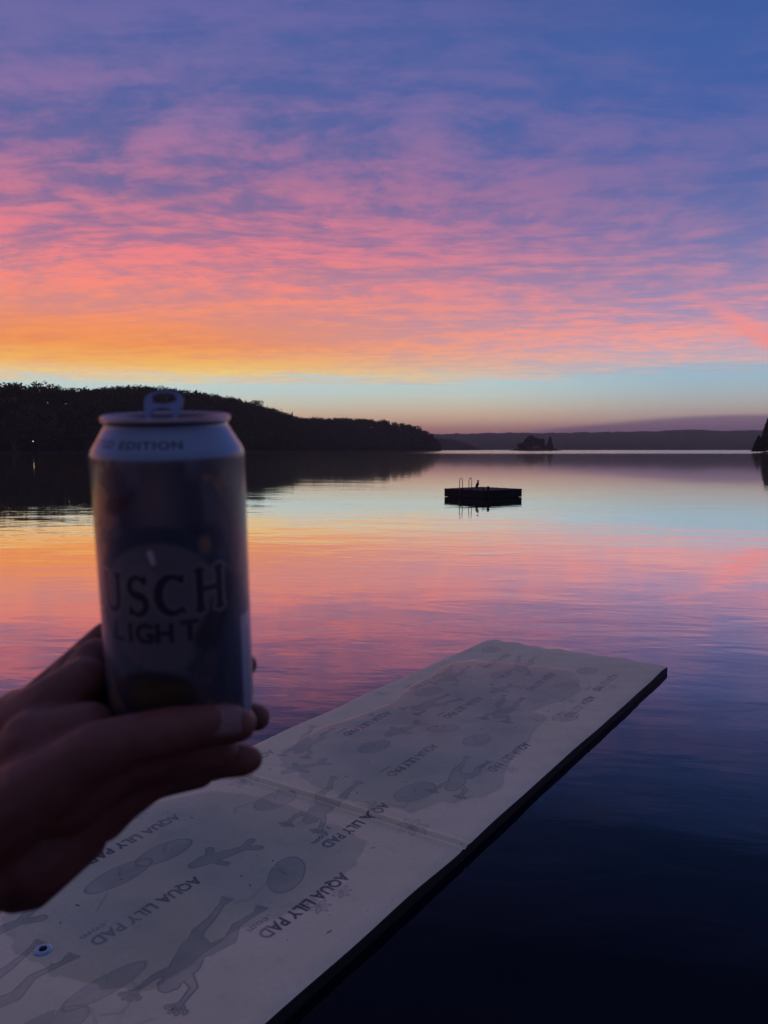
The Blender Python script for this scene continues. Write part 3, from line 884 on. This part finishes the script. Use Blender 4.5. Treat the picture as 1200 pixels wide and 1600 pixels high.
bsr = np.linspace(0, MW, nb)
Am, Bm = np.meshgrid(asr, bsr, indexing='ij')
Hm = mat_height(Am, Bm) + MT
Aw = Am + (.003 * np.sin(Bm * 9) + .002 * np.sin(Bm * 23)) * np.clip(1 - Am / .4, 0, 1); Bw = Bm + .003 * np.sin(Am * 2.6 + 1) + .0012 * np.sin(Am * 9.1)
UA, UB = np.array(ua), np.array(ub)
V = Aw[..., None] * UA + Bw[..., None] * UB; V[..., 2] = Hm
idx = np.arange(na * nb).reshape(na, nb)
F = np.stack([idx[:-1, :-1], idx[:-1, 1:], idx[1:, 1:], idx[1:, :-1]], -1).reshape(-1, 4)
me = np_mesh('top_skin', V.reshape(-1, 3), F)
if me.polygons[0].normal.z < 0:
    me = np_mesh('top_skin', V.reshape(-1, 3), F[:, ::-1])
uvl = me.uv_layers.new(name='UVMap')
vi_ = np.empty(len(me.loops), dtype=np.int32); me.loops.foreach_get('vertex_index', vi_)
uvs = np.stack([(Am / ML).ravel()[vi_], (Bm / MW).ravel()[vi_]], 1).astype(np.float32)
uvl.data.foreach_set('uv', uvs.ravel())
link('top_skin', me, m_mat, mt, True)
# foam core: side wall all round, 4 cm below the skin's edge
ring = [(i, 0) for i in range(na)] + [(na - 1, j) for j in range(1, nb)] + [(i, nb - 1) for i in range(na - 2, -1, -1)] + [(0, j) for j in range(nb - 2, 0, -1)]
cen = np.array([ML / 2, MW / 2])
vv, ff = [], []
for (i, j) in ring:
    p = V[i, j]
    out = -UA * (1 if i == 0 else 0) + UA * (1 if i == na - 1 else 0) - UB * (1 if j == 0 else 0) + UB * (1 if j == nb - 1 else 0)
    q = p + out * .002
    vv += [(p[0], p[1], p[2] - .0015), (q[0], q[1], p[2] - .004), (q[0], q[1], p[2] - MT * .5), (q[0] - out[0] * .002, q[1] - out[1] * .002, -.012)]
n = len(ring)
for k in range(n):
    k2 = (k + 1) % n
    for r_ in range(3): ff.append((k * 4 + r_, k2 * 4 + r_, k2 * 4 + r_ + 1, k * 4 + r_ + 1))
ff.append(tuple(k * 4 + 3 for k in range(n)))
me = bpy.data.meshes.new('foam_core'); me.from_pydata(vv, [], ff); me.update()
bm = bmesh.new(); bm.from_mesh(me); bmesh.ops.recalc_face_normals(bm, faces=bm.faces); bm.to_mesh(me); bm.free()
link('foam_core', me, m_foam, mt)
# water lying on the mat
m_puddle = bpy.data.materials.new('puddle_water'); m_puddle.use_nodes = True
nt = m_puddle.node_tree; nt.nodes.clear(); N = NT(nt)
tr = N.new('ShaderNodeBsdfTransparent')
at = N.new('ShaderNodeAttribute'); at.attribute_name = 'depth'
N.put(tr.inputs[0], N.mix(N.m('MULTIPLY', at.outputs['Fac'], N.sm(N.noise(N.new('ShaderNodeTexCoord').outputs['Object'], 3.0, 4), .3, .7, .4, 1.0)), (1, 1, 1, 1), (.84, .89, .93, 1)))
gl = N.new('ShaderNodeBsdfGlossy'); gl.inputs['Roughness'].default_value = .13
fr = N.new('ShaderNodeFresnel'); fr.inputs['IOR'].default_value = 1.33
pn = N.noise(N.new('ShaderNodeTexCoord').outputs['Object'], 2.2, 2)
bn = N.new('ShaderNodeBump'); bn.inputs['Strength'].default_value = .3; bn.inputs['Distance'].default_value = .01
N.put(bn.inputs['Height'], pn); nt.links.new(bn.outputs[0], gl.inputs['Normal'])
mx = N.new('ShaderNodeMixShader'); N.put(mx.inputs[0], N.m('MULTIPLY', fr.outputs[0], .7)); nt.links.new(tr.outputs[0], mx.inputs[1]); nt.links.new(gl.outputs[0], mx.inputs[2])
ou = N.new('ShaderNodeOutputMaterial'); nt.links.new(mx.outputs[0], ou.inputs[0])
def catmull(pts, k=8):
    P_ = np.array(pts); n = len(P_); out = []
    for i in range(n):
        p0, p1, p2, p3 = P_[i - 1], P_[i], P_[(i + 1) % n], P_[(i + 2) % n]
        for t in np.arange(k) / k:
            out.append(.5 * ((2 * p1) + (-p0 + p2) * t + (2 * p0 - 5 * p1 + 4 * p2 - p3) * t * t + (-p0 + 3 * p1 - 3 * p2 + p3) * t ** 3))
    return np.array(out)
def puddle(pts, seed):
    g = np.random.default_rng(seed)
    C_ = catmull(pts, 10); c0 = C_.mean(0)
    ph = g.uniform(0, 6, 3)
    tt = np.linspace(0, 2 * math.pi, len(C_), endpoint=False)
    C_ = c0 + (C_ - c0) * (1 + .012 * np.sin(tt * 17 + ph[0]) + .010 * np.sin(tt * 31 + ph[1]) + .006 * np.sin(tt * 53 + ph[2]))[:, None]
    rings = [(.0, .0032), (.25, .0032), (.5, .0032), (.7, .0032), (.85, .0031), (.95, .0029), (.985, .0024), (1.0, .0006)]
    n = len(C_); vs = [];
    for k, h_ in rings:
        for p in C_:
            q = c0 + (p - c0) * max(k, .001)
            w = ua * float(q[0]) + ub * float(q[1])
            vs.append((w.x, w.y, MT + float(mat_height(q[0], q[1])) + h_))
    fs = [tuple(range(n))[::1]]
    for r_ in range(len(rings) - 1):
        for i in range(n):
            i2 = (i + 1) % n
            fs.append((r_ * n + i, (r_ + 1) * n + i, (r_ + 1) * n + i2, r_ * n + i2))
    me = bpy.data.meshes.new('puddle'); me.from_pydata(vs, [], fs); me.update()
    da = me.attributes.new('depth', 'FLOAT', 'POINT')
    da.data.foreach_set('value', np.repeat([min(1.0, (1 - k) / .35) for k, _ in rings], n).astype(np.float32))
    if me.polygons[len(me.polygons) // 2].normal.z < 0: me.flip_normals()
    link('puddle', me, m_puddle, mt, True)
puddle([(3.63, 1.488), (3.413, 1.60), (2.914, 1.62), (2.405, 1.52), (1.809, 1.62), (0.941, 1.62), (0.744, 1.046), (0.70, 0.643), (1.245, 0.40), (1.75, 0.52), (1.95, 0.38), (2.721, 0.27), (3.25, 0.14), (3.514, 0.323), (3.72, 0.453), (3.80, 0.832), (3.75, 1.184)], 1)
puddle([(4.50, 1.66), (4.162, 1.46), (4.06, 1.135), (4.07, 0.70), (4.11, 0.45), (4.344, 0.353), (4.758, 0.35), (5.0, 0.45), (5.381, 0.45), (5.50, 0.60), (5.58, 0.86), (5.58, 1.15), (5.448, 1.40), (5.057, 1.62)], 2)
# tether grommet
m_grom = mat_pbr('pale_plastic', (0.30, 0.50, 0.60), 0.22, 0.35)
def matpt(a, b, z_=0): 
    w = ua * a + ub * b; return (w.x, w.y, MT + float(mat_height(a, b)) + z_)
gr = lathe('grommet', [(.0155, .0), (.0155, .006), (.022, .008), (.031, .006), (.037, .001), (.037, -.002)], m_grom, mt, 40)
gr.location = matpt(5.53, .995, .002)
hole = lathe('grommet_hole', [(0, .003), (.0150, .003), (.0152, .001)], m_foam, gr, 24)
kn = []
for k in range(26):
    a = k * 1.1; kn.append((math.cos(a) * .008, math.sin(a * 1.3) * .008, .006 + .004 * math.sin(a * 2.1)))
tube('tether_knot', kn, .0032, m_foam, gr, 6)

# ================================================================== BEER CAN
# artwork: x = angle (360 deg), y = height
cw, ch = 2048, 1000
CH = 0.157; CR = 0.0330
def ax(deg): return (deg / 360 % 1) * cw
U = np.linspace(0, 360, cw, endpoint=False)[None, :] + np.zeros((ch, 1))   # 270 = facing the camera
Zm = (np.arange(ch)[:, None] + .5) / ch * CH * 1000 + np.zeros((1, cw))     # mm
FRONT = 286.0                                                              # the artwork's middle faces the photographer
D = (U - FRONT) * math.pi / 180 * 33.0                                     # mm to the right of that line
art = np.zeros((ch, cw, 3))
def paint(mask, c): 
    global art
    mk = np.clip(mask, 0, 1)[..., None]; art = art * (1 - mk) + np.array(c)[None, None, :3] * mk
nA, nB, nC = vnoise(ch, cw, 14, 5, 31), vnoise(ch, cw, 9, 4, 32), vnoise(ch, cw, 40, 4, 33)
art[:] = (.15, .16, .185)
paint(np.clip((nA - .50) * 10, 0, 1), (.085, .10, .13))
paint(np.clip((nB - .56) * 14, 0, 1), (.085, .085, .11))
paint(np.clip((nA * .5 + nC * .5 - .58) * 16, 0, 1), (.30, .20, .14))
soft = lambda sd, w=.5: np.clip(.5 - sd / w, 0, 1)
def seg_mask(a, b, ra, rb): return capsule(D, Zm, a, b, ra, rb)
# branches / brush strokes in the camouflage
g = np.random.default_rng(17)
for _ in range(40):
    a = (g.uniform(-103, 103), g.uniform(12, 132)); an = g.uniform(.3, 1.3) * g.choice([-1, 1]); l = g.uniform(6, 22)
    b2 = (a[0] + math.cos(an) * l, a[1] + math.sin(an) * l)
    paint(soft(seg_mask(a, b2, g.uniform(.4, 2.2), .2), 1.6) * .6, [(.07, .07, .09), (.30, .20, .14), (.13, .13, .17)][g.integers(3)])
# dark right flank, pale ghost column high on the front, dark leaf at the left
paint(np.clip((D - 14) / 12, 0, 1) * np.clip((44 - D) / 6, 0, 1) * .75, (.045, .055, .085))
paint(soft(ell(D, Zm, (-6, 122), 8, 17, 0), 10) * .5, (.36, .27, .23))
paint(soft(ell(D, Zm, (-23.5, 122.5), 7.0, 3.6, .35), 2.4) * .9, (.07, .04, .045))
paint(soft(ell(D, Zm, (-17, 126), 3.5, 1.8, .9), 2) * .8, (.10, .055, .05))
paint(soft(ell(D, Zm, (14, 108), 8, 6, -.5), 5) * .8, (.05, .05, .07))
# emblem: dark arch, pale field with a peak
paint(soft(ell(D, Zm, (-7, 84), 31, 30, 0), 1.2), (.075, .09, .12))
paint(soft(ell(D, Zm, (-7, 79.5), 26.5, 27.5, 0), 2.0), (.23, .205, .20))
peak = np.minimum.reduce([seg_mask((-14 - k * 1.4, 103 - k * 2.2), (-14 + k * 1.0, 103 - k * 2.2), 1.1, 1.1) for k in range(9)])
paint(soft(peak + (nC - .5) * 4, 1.6) * .6, (.35, .30, .28))
paint(soft(ell(D, Zm, (13, 105), 2.6, 3.6, 0), 2.5) * .8, (.42, .28, .14))
paint(soft(seg_mask((-9.5, 103), (-8.5, 99), 1.3, .9), 1.2) * .85, (.95, .80, .80))
# golden oval low on the front
paint(soft(ell(D, Zm, (-12, 41), 19, 10.5, 0), 2.4), (.06, .05, .055))
paint(soft(ell(D, Zm, (-9, 40.5), 13, 8.2, 0), 3) * (.5 + .7 * nA), (.09, .07, .025))
paint(soft(seg_mask((12, 64), (24, 86), 6, 5), 3) * .85, (.05, .045, .05))
paint(soft(ell(D, Zm, (20, 50), 15, 17, .3), 6) * .75, (.07, .08, .11))
# ---- lettering
def glyph(strokes, x0, s, z0, sz):
    """strokes in unit box; returns signed distance in mm"""
    L = [capsule(D, Zm, (x0 + a[0] * s, z0 + a[1] * sz), (x0 + b_[0] * s, z0 + b_[1] * sz), ra, rb) for a, b_, ra, rb in strokes]
    return np.minimum.reduce(L)
def arc(cx_, cy_, rx, ry, a0, a1, n_, r_fn):
    pts = [(cx_ + rx * math.cos(R(a0 + (a1 - a0) * t / n_)), cy_ + ry * math.sin(R(a0 + (a1 - a0) * t / n_))) for t in range(n_ + 1)]
    return [(pts[i], pts[i + 1], r_fn(i / n_), r_fn((i + 1) / n_)) for i in range(n_)]
th, tn = 1.55, .75
G = {
 'B': [((.12, .02), (.12, .98), th, th), ((0, .0), (.5, .0), tn, tn), ((0, 1), (.5, 1), tn, tn), ((.12, .52), (.5, .52), tn, tn)] + arc(.48, .76, .34, .24, 90, -90, 8, lambda t: tn + (th - tn) * math.sin(math.pi * t)) + arc(.5, .26, .42, .26, 90, -90, 8, lambda t: tn + (th - tn) * math.sin(math.pi * t)),
 'U': [((.14, .96), (.14, .34), th, th), ((.86, .96), (.86, .34), 1.1, 1.1), ((0, 1), (.3, 1), tn, tn), ((.70, 1), (1, 1), tn, tn)] + arc(.5, .34, .36, .32, 180, 360, 10, lambda t: th + (1.0 - th) * t),
 'S': arc(.5, .74, .36, .25, 25, 250, 12, lambda t: .8 + .75 * t) + [((.37, .52), (.63, .47), 1.75, 1.75)] + arc(.5, .25, .38, .26, 75, -160, 12, lambda t: 1.7 - .9 * t) + [((.86, .84), (.86, .98), .7, .9), ((.13, .15), (.13, .0), .7, .9)],
 'C': arc(.54, .5, .46, .49, 48, 312, 20, lambda t: .85 + .95 * math.sin(math.pi * t)) + [((.87, .86), (.87, 1.0), .9, .9), ((.87, .13), (.92, .02), .6, .8)],
 'H': [((.14, .0), (.14, 1.0), th, th), ((.86, .0), (.86, 1.0), th, th), ((.14, .52), (.86, .52), 1.0, 1.0), ((0, 0), (.28, 0), tn, tn), ((0, 1), (.28, 1), tn, tn), ((.72, 0), (1, 0), tn, tn), ((.72, 1), (1, 1), tn, tn)]}
word = []
for chh, x0, s, z0, sz in (('B', -49.5, 12.0, 76.5, 16), ('U', -35.0, 10.8, 77.0, 16), ('S', -21.0, 9.6, 76.8, 16), ('C', -8.2, 12.2, 77.0, 16), ('H', 8.0, 12.6, 77.4, 17)):
    word.append(glyph(G[chh], x0, s, z0, sz))
wsd = np.minimum.reduce(word)
paint(soft(wsd - 1.3, .5), (.29, .245, .235))
paint(soft(wsd, .4), (.055, .045, .055))
lt = np.zeros((ch, cw))
for s_txt, xx, hh_, zz_ in (('L', -29.8, 8.2, 64.4), ('I', -21.6, 8.2, 64.4), ('G', -18.2, 8.2, 64.4), ('H', -9.4, 8.2, 64.6), ('T', .8, 8.6, 65.0)):
    q = font_tris(s_txt, bold=.035)
    q = q * np.array([hh_ * 1.0, hh_]) + np.array([xx, zz_])
    q[..., 0] = (q[..., 0] / 33 * 180 / math.pi + FRONT) / 360 * cw; q[..., 1] = q[..., 1] / (CH * 1000) * ch
    fill_tris(lt, q)
paint(blur(lt, 2), (.06, .05, .06))
# pale panel on the right side
paint(soft(np.maximum(np.abs(D - 37.5) - 6.0, np.abs(Zm - 37) - 31.5), .5), (.38, .40, .46))
paint(soft(np.maximum(np.abs(D - 37.5) - .6 + 0 * Zm, np.abs(Zm - 37) - 25), .4) * .7, (.06, .07, .12))
for k in range(9): paint(soft(np.maximum(np.abs(D - 38.5) - 3.4, np.abs(Zm - (12 + k * 3.2)) - .35), .4) * .6, (.08, .08, .12))
# foot and shoulder: bare metal / white band
paint(soft(Zm - 13.0, .6), (.45, .46, .50))
paint(soft(140.8 - Zm, .8), (.30, .43, .53))
lt = np.zeros((ch, cw))
q = font_tris('LIMITED EDITION', bold=.03, spacing=1.15)
k = 3.0; q = q * np.array([k * 1.45, k]); q = q - np.array([q[..., 0].max(), 0]) + np.array([6.0, 145.2])
q[..., 0] = (q[..., 0] / 30.5 * 180 / math.pi + FRONT) / 360 * cw; q[..., 1] = q[..., 1] / (CH * 1000) * ch
fill_tris(lt, q); paint(blur(lt, 1), (.03, .035, .06))
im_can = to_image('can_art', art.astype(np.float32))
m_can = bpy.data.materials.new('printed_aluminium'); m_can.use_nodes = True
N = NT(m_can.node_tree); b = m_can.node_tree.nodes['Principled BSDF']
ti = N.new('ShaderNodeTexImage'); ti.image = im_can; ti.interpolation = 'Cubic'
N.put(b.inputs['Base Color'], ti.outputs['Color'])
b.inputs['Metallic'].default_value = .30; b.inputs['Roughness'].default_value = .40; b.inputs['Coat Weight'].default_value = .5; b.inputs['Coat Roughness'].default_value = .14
m_alu = mat_pbr('bare_aluminium', (0.40, 0.36, 0.38), 0.36, 1.0)
m_tab = mat_pbr('tab_aluminium', (0.20, 0.27, 0.40), 0.42, 0.6)
can = empty('beer_can', (0, 0, 0))
tag(can, 'tall dark patterned beer can with its tab raised, held up in the left hand', 'beer can')
up = Vector((0.0, -.1135, .9935)).normalized()
top_c = Vector((-.0951, .3254, CAM_Z + .0150))
can.location = top_c - up * CH
can.rotation_euler = (math.atan2(.1135, .9935), 0, 0)
body = [(.0005, .0165), (.012, .0158), (.019, .0130), (.0222, .0092), (.0232, .0074), (.0244, .007), (.0256, .0078), (.0272, .0110), (.0300, .0150), (.0320, .0185), (.0328, .0215), (.0330, .0250),
        (.0330, .060), (.0330, .100), (.0330, .1378), (.0329, .1398), (.0325, .1415), (.0316, .1434), (.0301, .1458), (.0286, .1483), (.0274, .1503), (.0265, .1518), (.0260, .1530), (.0260, .1540)]
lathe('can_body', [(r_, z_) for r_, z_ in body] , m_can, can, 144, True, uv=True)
# uv v is normalised by the profile's own top (.154); rescale to the artwork height
cb = bpy.data.objects['can_body'].data
for l_ in cb.uv_layers[0].data: l_.uv[1] *= .154 / CH
lathe('rim', [(.0258, .1535), (.0264, .1540), (.0272, .1546), (.0275, .1556), (.0273, .1566), (.0266, .1570), (.0258, .1566), (.0255, .1556), (.0252, .1530), (.0249, .1502)], m_alu, can, 120)
lid = lathe('lid', [(.0250, .1505), (.0246, .1497), (.0240, .1497), (.0235, .1505), (.0232, .1524), (.0226, .1530), (.0150, .1531), (.0149, .1527), (.006, .1527), (.0028, .1527), (.0024, .1536), (0, .1538)], m_alu, can, 96)
# pour opening
m_hole = mat_pbr('opening_dark', (0.01, 0.01, 0.012), 0.9)
bm = bmesh.new()
ring_v = [bm.verts.new((math.cos(a) * .0088, .0125 + math.sin(a) * .0072, .1532)) for a in np.linspace(0, 2 * math.pi, 32, endpoint=False)]
bm.faces.new(ring_v)
link('pour_opening', bm_mesh('pour_opening', bm), m_hole, can)
# raised tab: outline plate with a finger hole, bent up from the rivet
def plate(name, outer, holes, th_, material, parent, matrix):
    cu = bpy.data.curves.new(name, 'CURVE'); cu.dimensions = '2D'; cu.fill_mode = 'BOTH'; cu.extrude = th_ / 2; cu.bevel_depth = .00025; cu.bevel_resolution = 2
    for pts in [outer] + holes:
        sp = cu.splines.new('POLY'); sp.points.add(len(pts) - 1); sp.use_cyclic_u = True
        for p_, q_ in zip(sp.points, pts): p_.co = (q_[0], q_[1], 0, 1)
    o = bpy.data.objects.new(name, cu); col.objects.link(o)
    dg = bpy.context.evaluated_depsgraph_get()
    me = bpy.data.meshes.new_from_object(o.evaluated_get(dg))
    bpy.data.objects.remove(o); bpy.data.curves.remove(cu)
    me.transform(matrix)
    me.materials.clear()
    return link(name, me, material, parent)
def supero(cx_, cy_, rx, ry, n_=40, e=2.6, y0=None):
    out = []
    for t in np.linspace(0, 2 * math.pi, n_, endpoint=False):
        c_, s2 = math.cos(t), math.sin(t)
        out.append((cx_ + rx * math.copysign(abs(c_) ** (2 / e), c_), cy_ + ry * math.copysign(abs(s2) ** (2 / e), s2)))
    return out
outer = [(-.0062, 0), (-.0070, .004), (-.0080, .009), (-.0086, .013), (-.0084, .0158)] + [(.0080 * math.cos(t) , .0166 + .0042 * math.sin(t)) for t in np.linspace(math.pi, 0, 16)] + [(.0084, .0158), (.0086, .013), (.0080, .009), (.0070, .004), (.0062, 0), (.0030, -.0016), (-.0030, -.0016)]
hole1 = supero(0, .0158, .0060, .0037, 28, 2.4)
hole2 = [(-.0054, .0012), (-.0054, .0048)] + [(.0052 * math.cos(t), .0054 + .0042 * math.sin(t)) for t in np.linspace(math.pi, 0, 12)] + [(.0054, .0048), (.0054, .0012)]
Mt = Matrix.Translation((-.0006, -.0062, .1538)) @ Matrix.Rotation(R(3), 4, 'Z') @ Matrix.Rotation(R(52), 4, 'X') @ Matrix.Diagonal((.95, .80, .93, 1))
tb = plate('pull_tab', outer, [hole1, hole2], .0006, m_tab, can, Mt)
rv = lathe('rivet', [(.0026, .0), (.0026, .0012), (.0018, .0018), (0, .0018)], m_alu, can, 20); rv.location = (0, -.0005, .1530)

# ================================================================== HAND (one continuous body by voxel remesh)
def cap_chain(bm, pts):
    """overlapping spheres and cones along (x,y,z,r) mm points"""
    P_ = [(Vector(p[:3]), p[3]) for p in pts]
    for (a, ra), (b_, rb) in zip(P_, P_[1:]):
        L_ = (b_ - a).length; n_ = max(2, int(L_ / (min(ra, rb) * .28)))
        for i in range(n_ + 1):
            t = i / n_; bmesh.ops.create_icosphere(bm, subdivisions=2, radius=ra + (rb - ra) * t, matrix=Matrix.Translation(a.lerp(b_, t)))
chains = [
 [(-174, 290, -163, 19), (-142, 290, -139, 16.5), (-128, 291, -130, 14), (-117, 292, -122.5, 12.6), (-104, 295, -118.5, 10.6), (-87, 297.5, -115.8, 10.2), (-77, 299, -115.0, 9.1), (-68, 301, -114.8, 9.2), (-61.5, 304.5, -116.5, 7.6)],
 [(-200, 321, -173, 20), (-181.6, 366, -134, 12), (-160, 371, -113, 9.8), (-143, 375, -98, 10.0), (-122, 381, -100, 8.6), (-102, 384, -103, 8.8), (-85, 378, -106, 7.8), (-71, 370, -110, 6.6)],
 [(-194, 316, -176, 20), (-187, 376, -151, 12), (-165, 382, -136, 9.8), (-144, 386, -122, 10), (-122, 389, -122.5, 8.8), (-102, 389, -123.6, 8.9), (-88, 384, -125, 7.8), (-76, 376, -127.5, 6.8)],
 [(-188, 311, -179, 20), (-183, 373, -167, 12), (-162, 384, -156, 9.4), (-144, 388, -148, 9.8), (-122, 391, -145, 8.4), (-101, 391, -143.2, 8.6), (-82, 384, -140.5, 7.6), (-66.0, 373.5, -138.8, 7.4)],
 [(-183, 306, -183, 20), (-160, 345, -180, 14), (-138, 341, -166, 11), (-124, 338, -158.5, 9.6), (-104, 331, -149.5, 8.8), (-88, 327.5, -144.5, 8.9), (-75, 327, -142.5, 7.8), (-65, 327.5, -141.8, 7.7), (-61.5, 328, -141.6, 6.4)],
 [(-134, 299, -144, 17), (-113.5, 302, -132.7, 13), (-92.7, 305.4, -127.5, 10.5), (-75, 313, -130, 9.5)],
 [(-149.6, 306.4, -173.4, 20), (-126.6, 312.7, -157.8, 14), (-103, 319, -146, 10)],
 [(-149.6, 310, -129, 18), (-127, 309, -118.5, 11)],
 [(-160, 328, -126, 18), (-147, 327, -115, 15), (-137, 330, -105, 11)],
 [(-84, 309, -129, 9.5), (-72, 313, -131, 8.8)],
 [(-126.6, 314, -142.5, 15), (-98.5, 315, -134.5, 11.5), (-76, 316, -132.5, 8)],
 [(-168, 330, -131, 20), (-143.4, 336.4, -115.5, 15), (-137, 344.8, -100, 11)],
 [(-191, 306, -176, 27), (-160, 320, -168, 22), (-153, 333, -156, 19)],
 [(-172, 318, -150, 20), (-150, 335, -146, 17)],
 [(-170, 340, -135, 23), (-156, 350, -127, 17), (-148.5, 357, -109.6, 14)],
 [(-155.8, 350.5, -126.7, 15), (-132, 347, -118.5, 11), (-131, 340, -133, 11)],
 [(-170, 340, -135, 23), (-146, 334, -142, 15), (-134, 334, -142, 12.5)],
 [(-160, 316, -184, 21), (-146, 331, -178, 18), (-145, 337, -168.5, 17), (-129.6, 352, -168, 12), (-112, 357.5, -164.5, 9.5), (-92, 357, -161, 8)],
 [(-145, 299, -143, 15), (-160, 330, -140, 15), (-163, 350, -137, 13), (-178, 368, -134, 11)],
 [(-150, 306, -165, 14), (-128, 325, -168, 11), (-128, 345, -172, 10)],
 [(-165, 350, -155, 15), (-160, 360, -175, 13)],
 [(-178, 298, -174.4, 27), (-206, 274, -200, 29), (-238, 231, -228, 34), (-290, 150, -280, 40)],
]
bm = bmesh.new()
for c in chains: cap_chain(bm, [(p[0], p[1], p[2], p[3]) for p in chains and c])
me = bpy.data.meshes.new('hand'); bm.to_mesh(me); bm.free()
tmp = bpy.data.objects.new('tmp', me); col.objects.link(tmp)
md = tmp.modifiers.new('r', 'REMESH'); md.mode = 'VOXEL'; md.voxel_size = 1.3
ms = tmp.modifiers.new('s', 'SMOOTH'); ms.iterations = 16; ms.factor = .5
dg = bpy.context.evaluated_depsgraph_get()
hand_me = bpy.data.meshes.new_from_object(tmp.evaluated_get(dg))
bpy.data.objects.remove(tmp)
hand_me.transform(Matrix.Scale(.001, 4))
hand_me.materials.clear()
m_skin = bpy.data.materials.new('skin'); m_skin.use_nodes = True
N = NT(m_skin.node_tree); b = m_skin.node_tree.nodes['Principled BSDF']
oc = N.new('ShaderNodeTexCoord').outputs['Object']
s1 = N.noise(oc, 60, 4, .6); s2 = N.noise(oc, 700, 3, .6)
N.put(b.inputs['Base Color'], N.mix(N.sm(s1, .35, .7), (.19, .068, .048, 1), (.24, .095, .068, 1)))
b.inputs['Roughness'].default_value = .55
b.inputs['Subsurface Weight'].default_value = .25
b.inputs['Subsurface Radius'].default_value = (.010, .004, .002)
b.inputs['Subsurface Scale'].default_value = 1.0
bn = N.new('ShaderNodeBump'); bn.inputs['Strength'].default_value = .5; bn.inputs['Distance'].default_value = .0006
wr = N.new('ShaderNodeTexWave', wave_type='BANDS'); wr.inputs['Scale'].default_value = 38; wr.inputs['Distortion'].default_value = 9; wr.inputs['Detail'].default_value = 3
N.put(wr.inputs['Vector'], oc)
N.put(bn.inputs['Height'], N.m('ADD', N.m('MULTIPLY', wr.outputs[1], .35), N.m('ADD', s2, s1))); N.put(b.inputs['Normal'], bn.outputs[0])
person = empty('person', (0, 0, CAM_Z))
tag(person, 'left hand reaching in from the lower left, fingers wrapped round the raised beer can', 'person')
link('hand', hand_me, m_skin, person, True)
# thumb nail and the two finger nails that show
m_nail = mat_pbr('nail', (.30, .17, .155), .42)
def nail(c, nrm, along, w, l):
    nrm = Vector(nrm).normalized(); al = Vector(along); al = (al - nrm * al.dot(nrm)).normalized(); sd_ = nrm.cross(al)
    vs, fs = [], []
    n1_, n2_ = 9, 7
    for i in range(n1_):
        u_ = -1 + 2 * i / (n1_ - 1)
        for j in range(n2_):
            v_ = -1 + 2 * j / (n2_ - 1)
            taper = 1 - .25 * max(0, abs(u_) - .5) ** 1.0
            p_ = Vector(c) + al * (u_ * l / 2) + sd_ * (v_ * w / 2 * taper) - nrm * (.0022 * v_ * v_ + .0006 * u_ * u_)
            vs.append(tuple(p_))
    for i in range(n1_ - 1):
        for j in range(n2_ - 1):
            fs.append((i * n2_ + j, i * n2_ + j + 1, (i + 1) * n2_ + j + 1, (i + 1) * n2_ + j))
    me = bpy.data.meshes.new('nail'); me.from_pydata(vs, [], fs); me.update()
    o = link('nail', me, m_nail, person, True)
    so = o.modifiers.new('t', 'SOLIDIFY'); so.thickness = .0006; so.offset = -1
nail((-.0655, .2945, -.1105), (.1, -.85, .55), (1, .25, -.05), .0125, .0135)
nail((-.0665, .3660, -.1340), (.75, .2, .6), (.6, -.7, .1), .009, .010)
# dark sleeve cuff round the wrist
m_cloth = mat_pbr('dark_knit', (.012, .012, .018), .95, noise=(90, .4), bump=(400, .7, .001))
pts = [(-.1842, .2932, -.1792), (-.1860, .2915, -.1810), (-.200, .279, -.1945), (-.212, .268, -.206), (-.238, .231, -.228), (-.290, .150, -.280)]
vs_, fs_ = tube_vf(pts, [.0315, .0345, .0355, .0350, .0400, .0460], 40, cap=False)
me = bpy.data.meshes.new('sleeve'); me.from_pydata(vs_, [], fs_); me.update()
link('sleeve', me, m_cloth, person, True)

# ------------------------------------------------------------------ evening air
bm = bmesh.new(); bmesh.ops.create_cube(bm, size=1)
me = bm_mesh('haze', bm)
m_haze = bpy.data.materials.new('haze_air'); m_haze.use_nodes = True
nt = m_haze.node_tree; nt.nodes.clear()
pv = nt.nodes.new('ShaderNodeVolumePrincipled')
pv.inputs['Color'].default_value = (1.0, .93, .80, 1)
pv.inputs['Density'].default_value = 0.00017
pv.inputs['Anisotropy'].default_value = 0.2
om = nt.nodes.new('ShaderNodeOutputMaterial'); nt.links.new(pv.outputs[0], om.inputs['Volume'])
hz = link('haze', me, m_haze)
hz.scale = (15000, 8600, 130); hz.location = (0, 3350, 130 / 2 - 5)
tag(hz, kind='stuff')
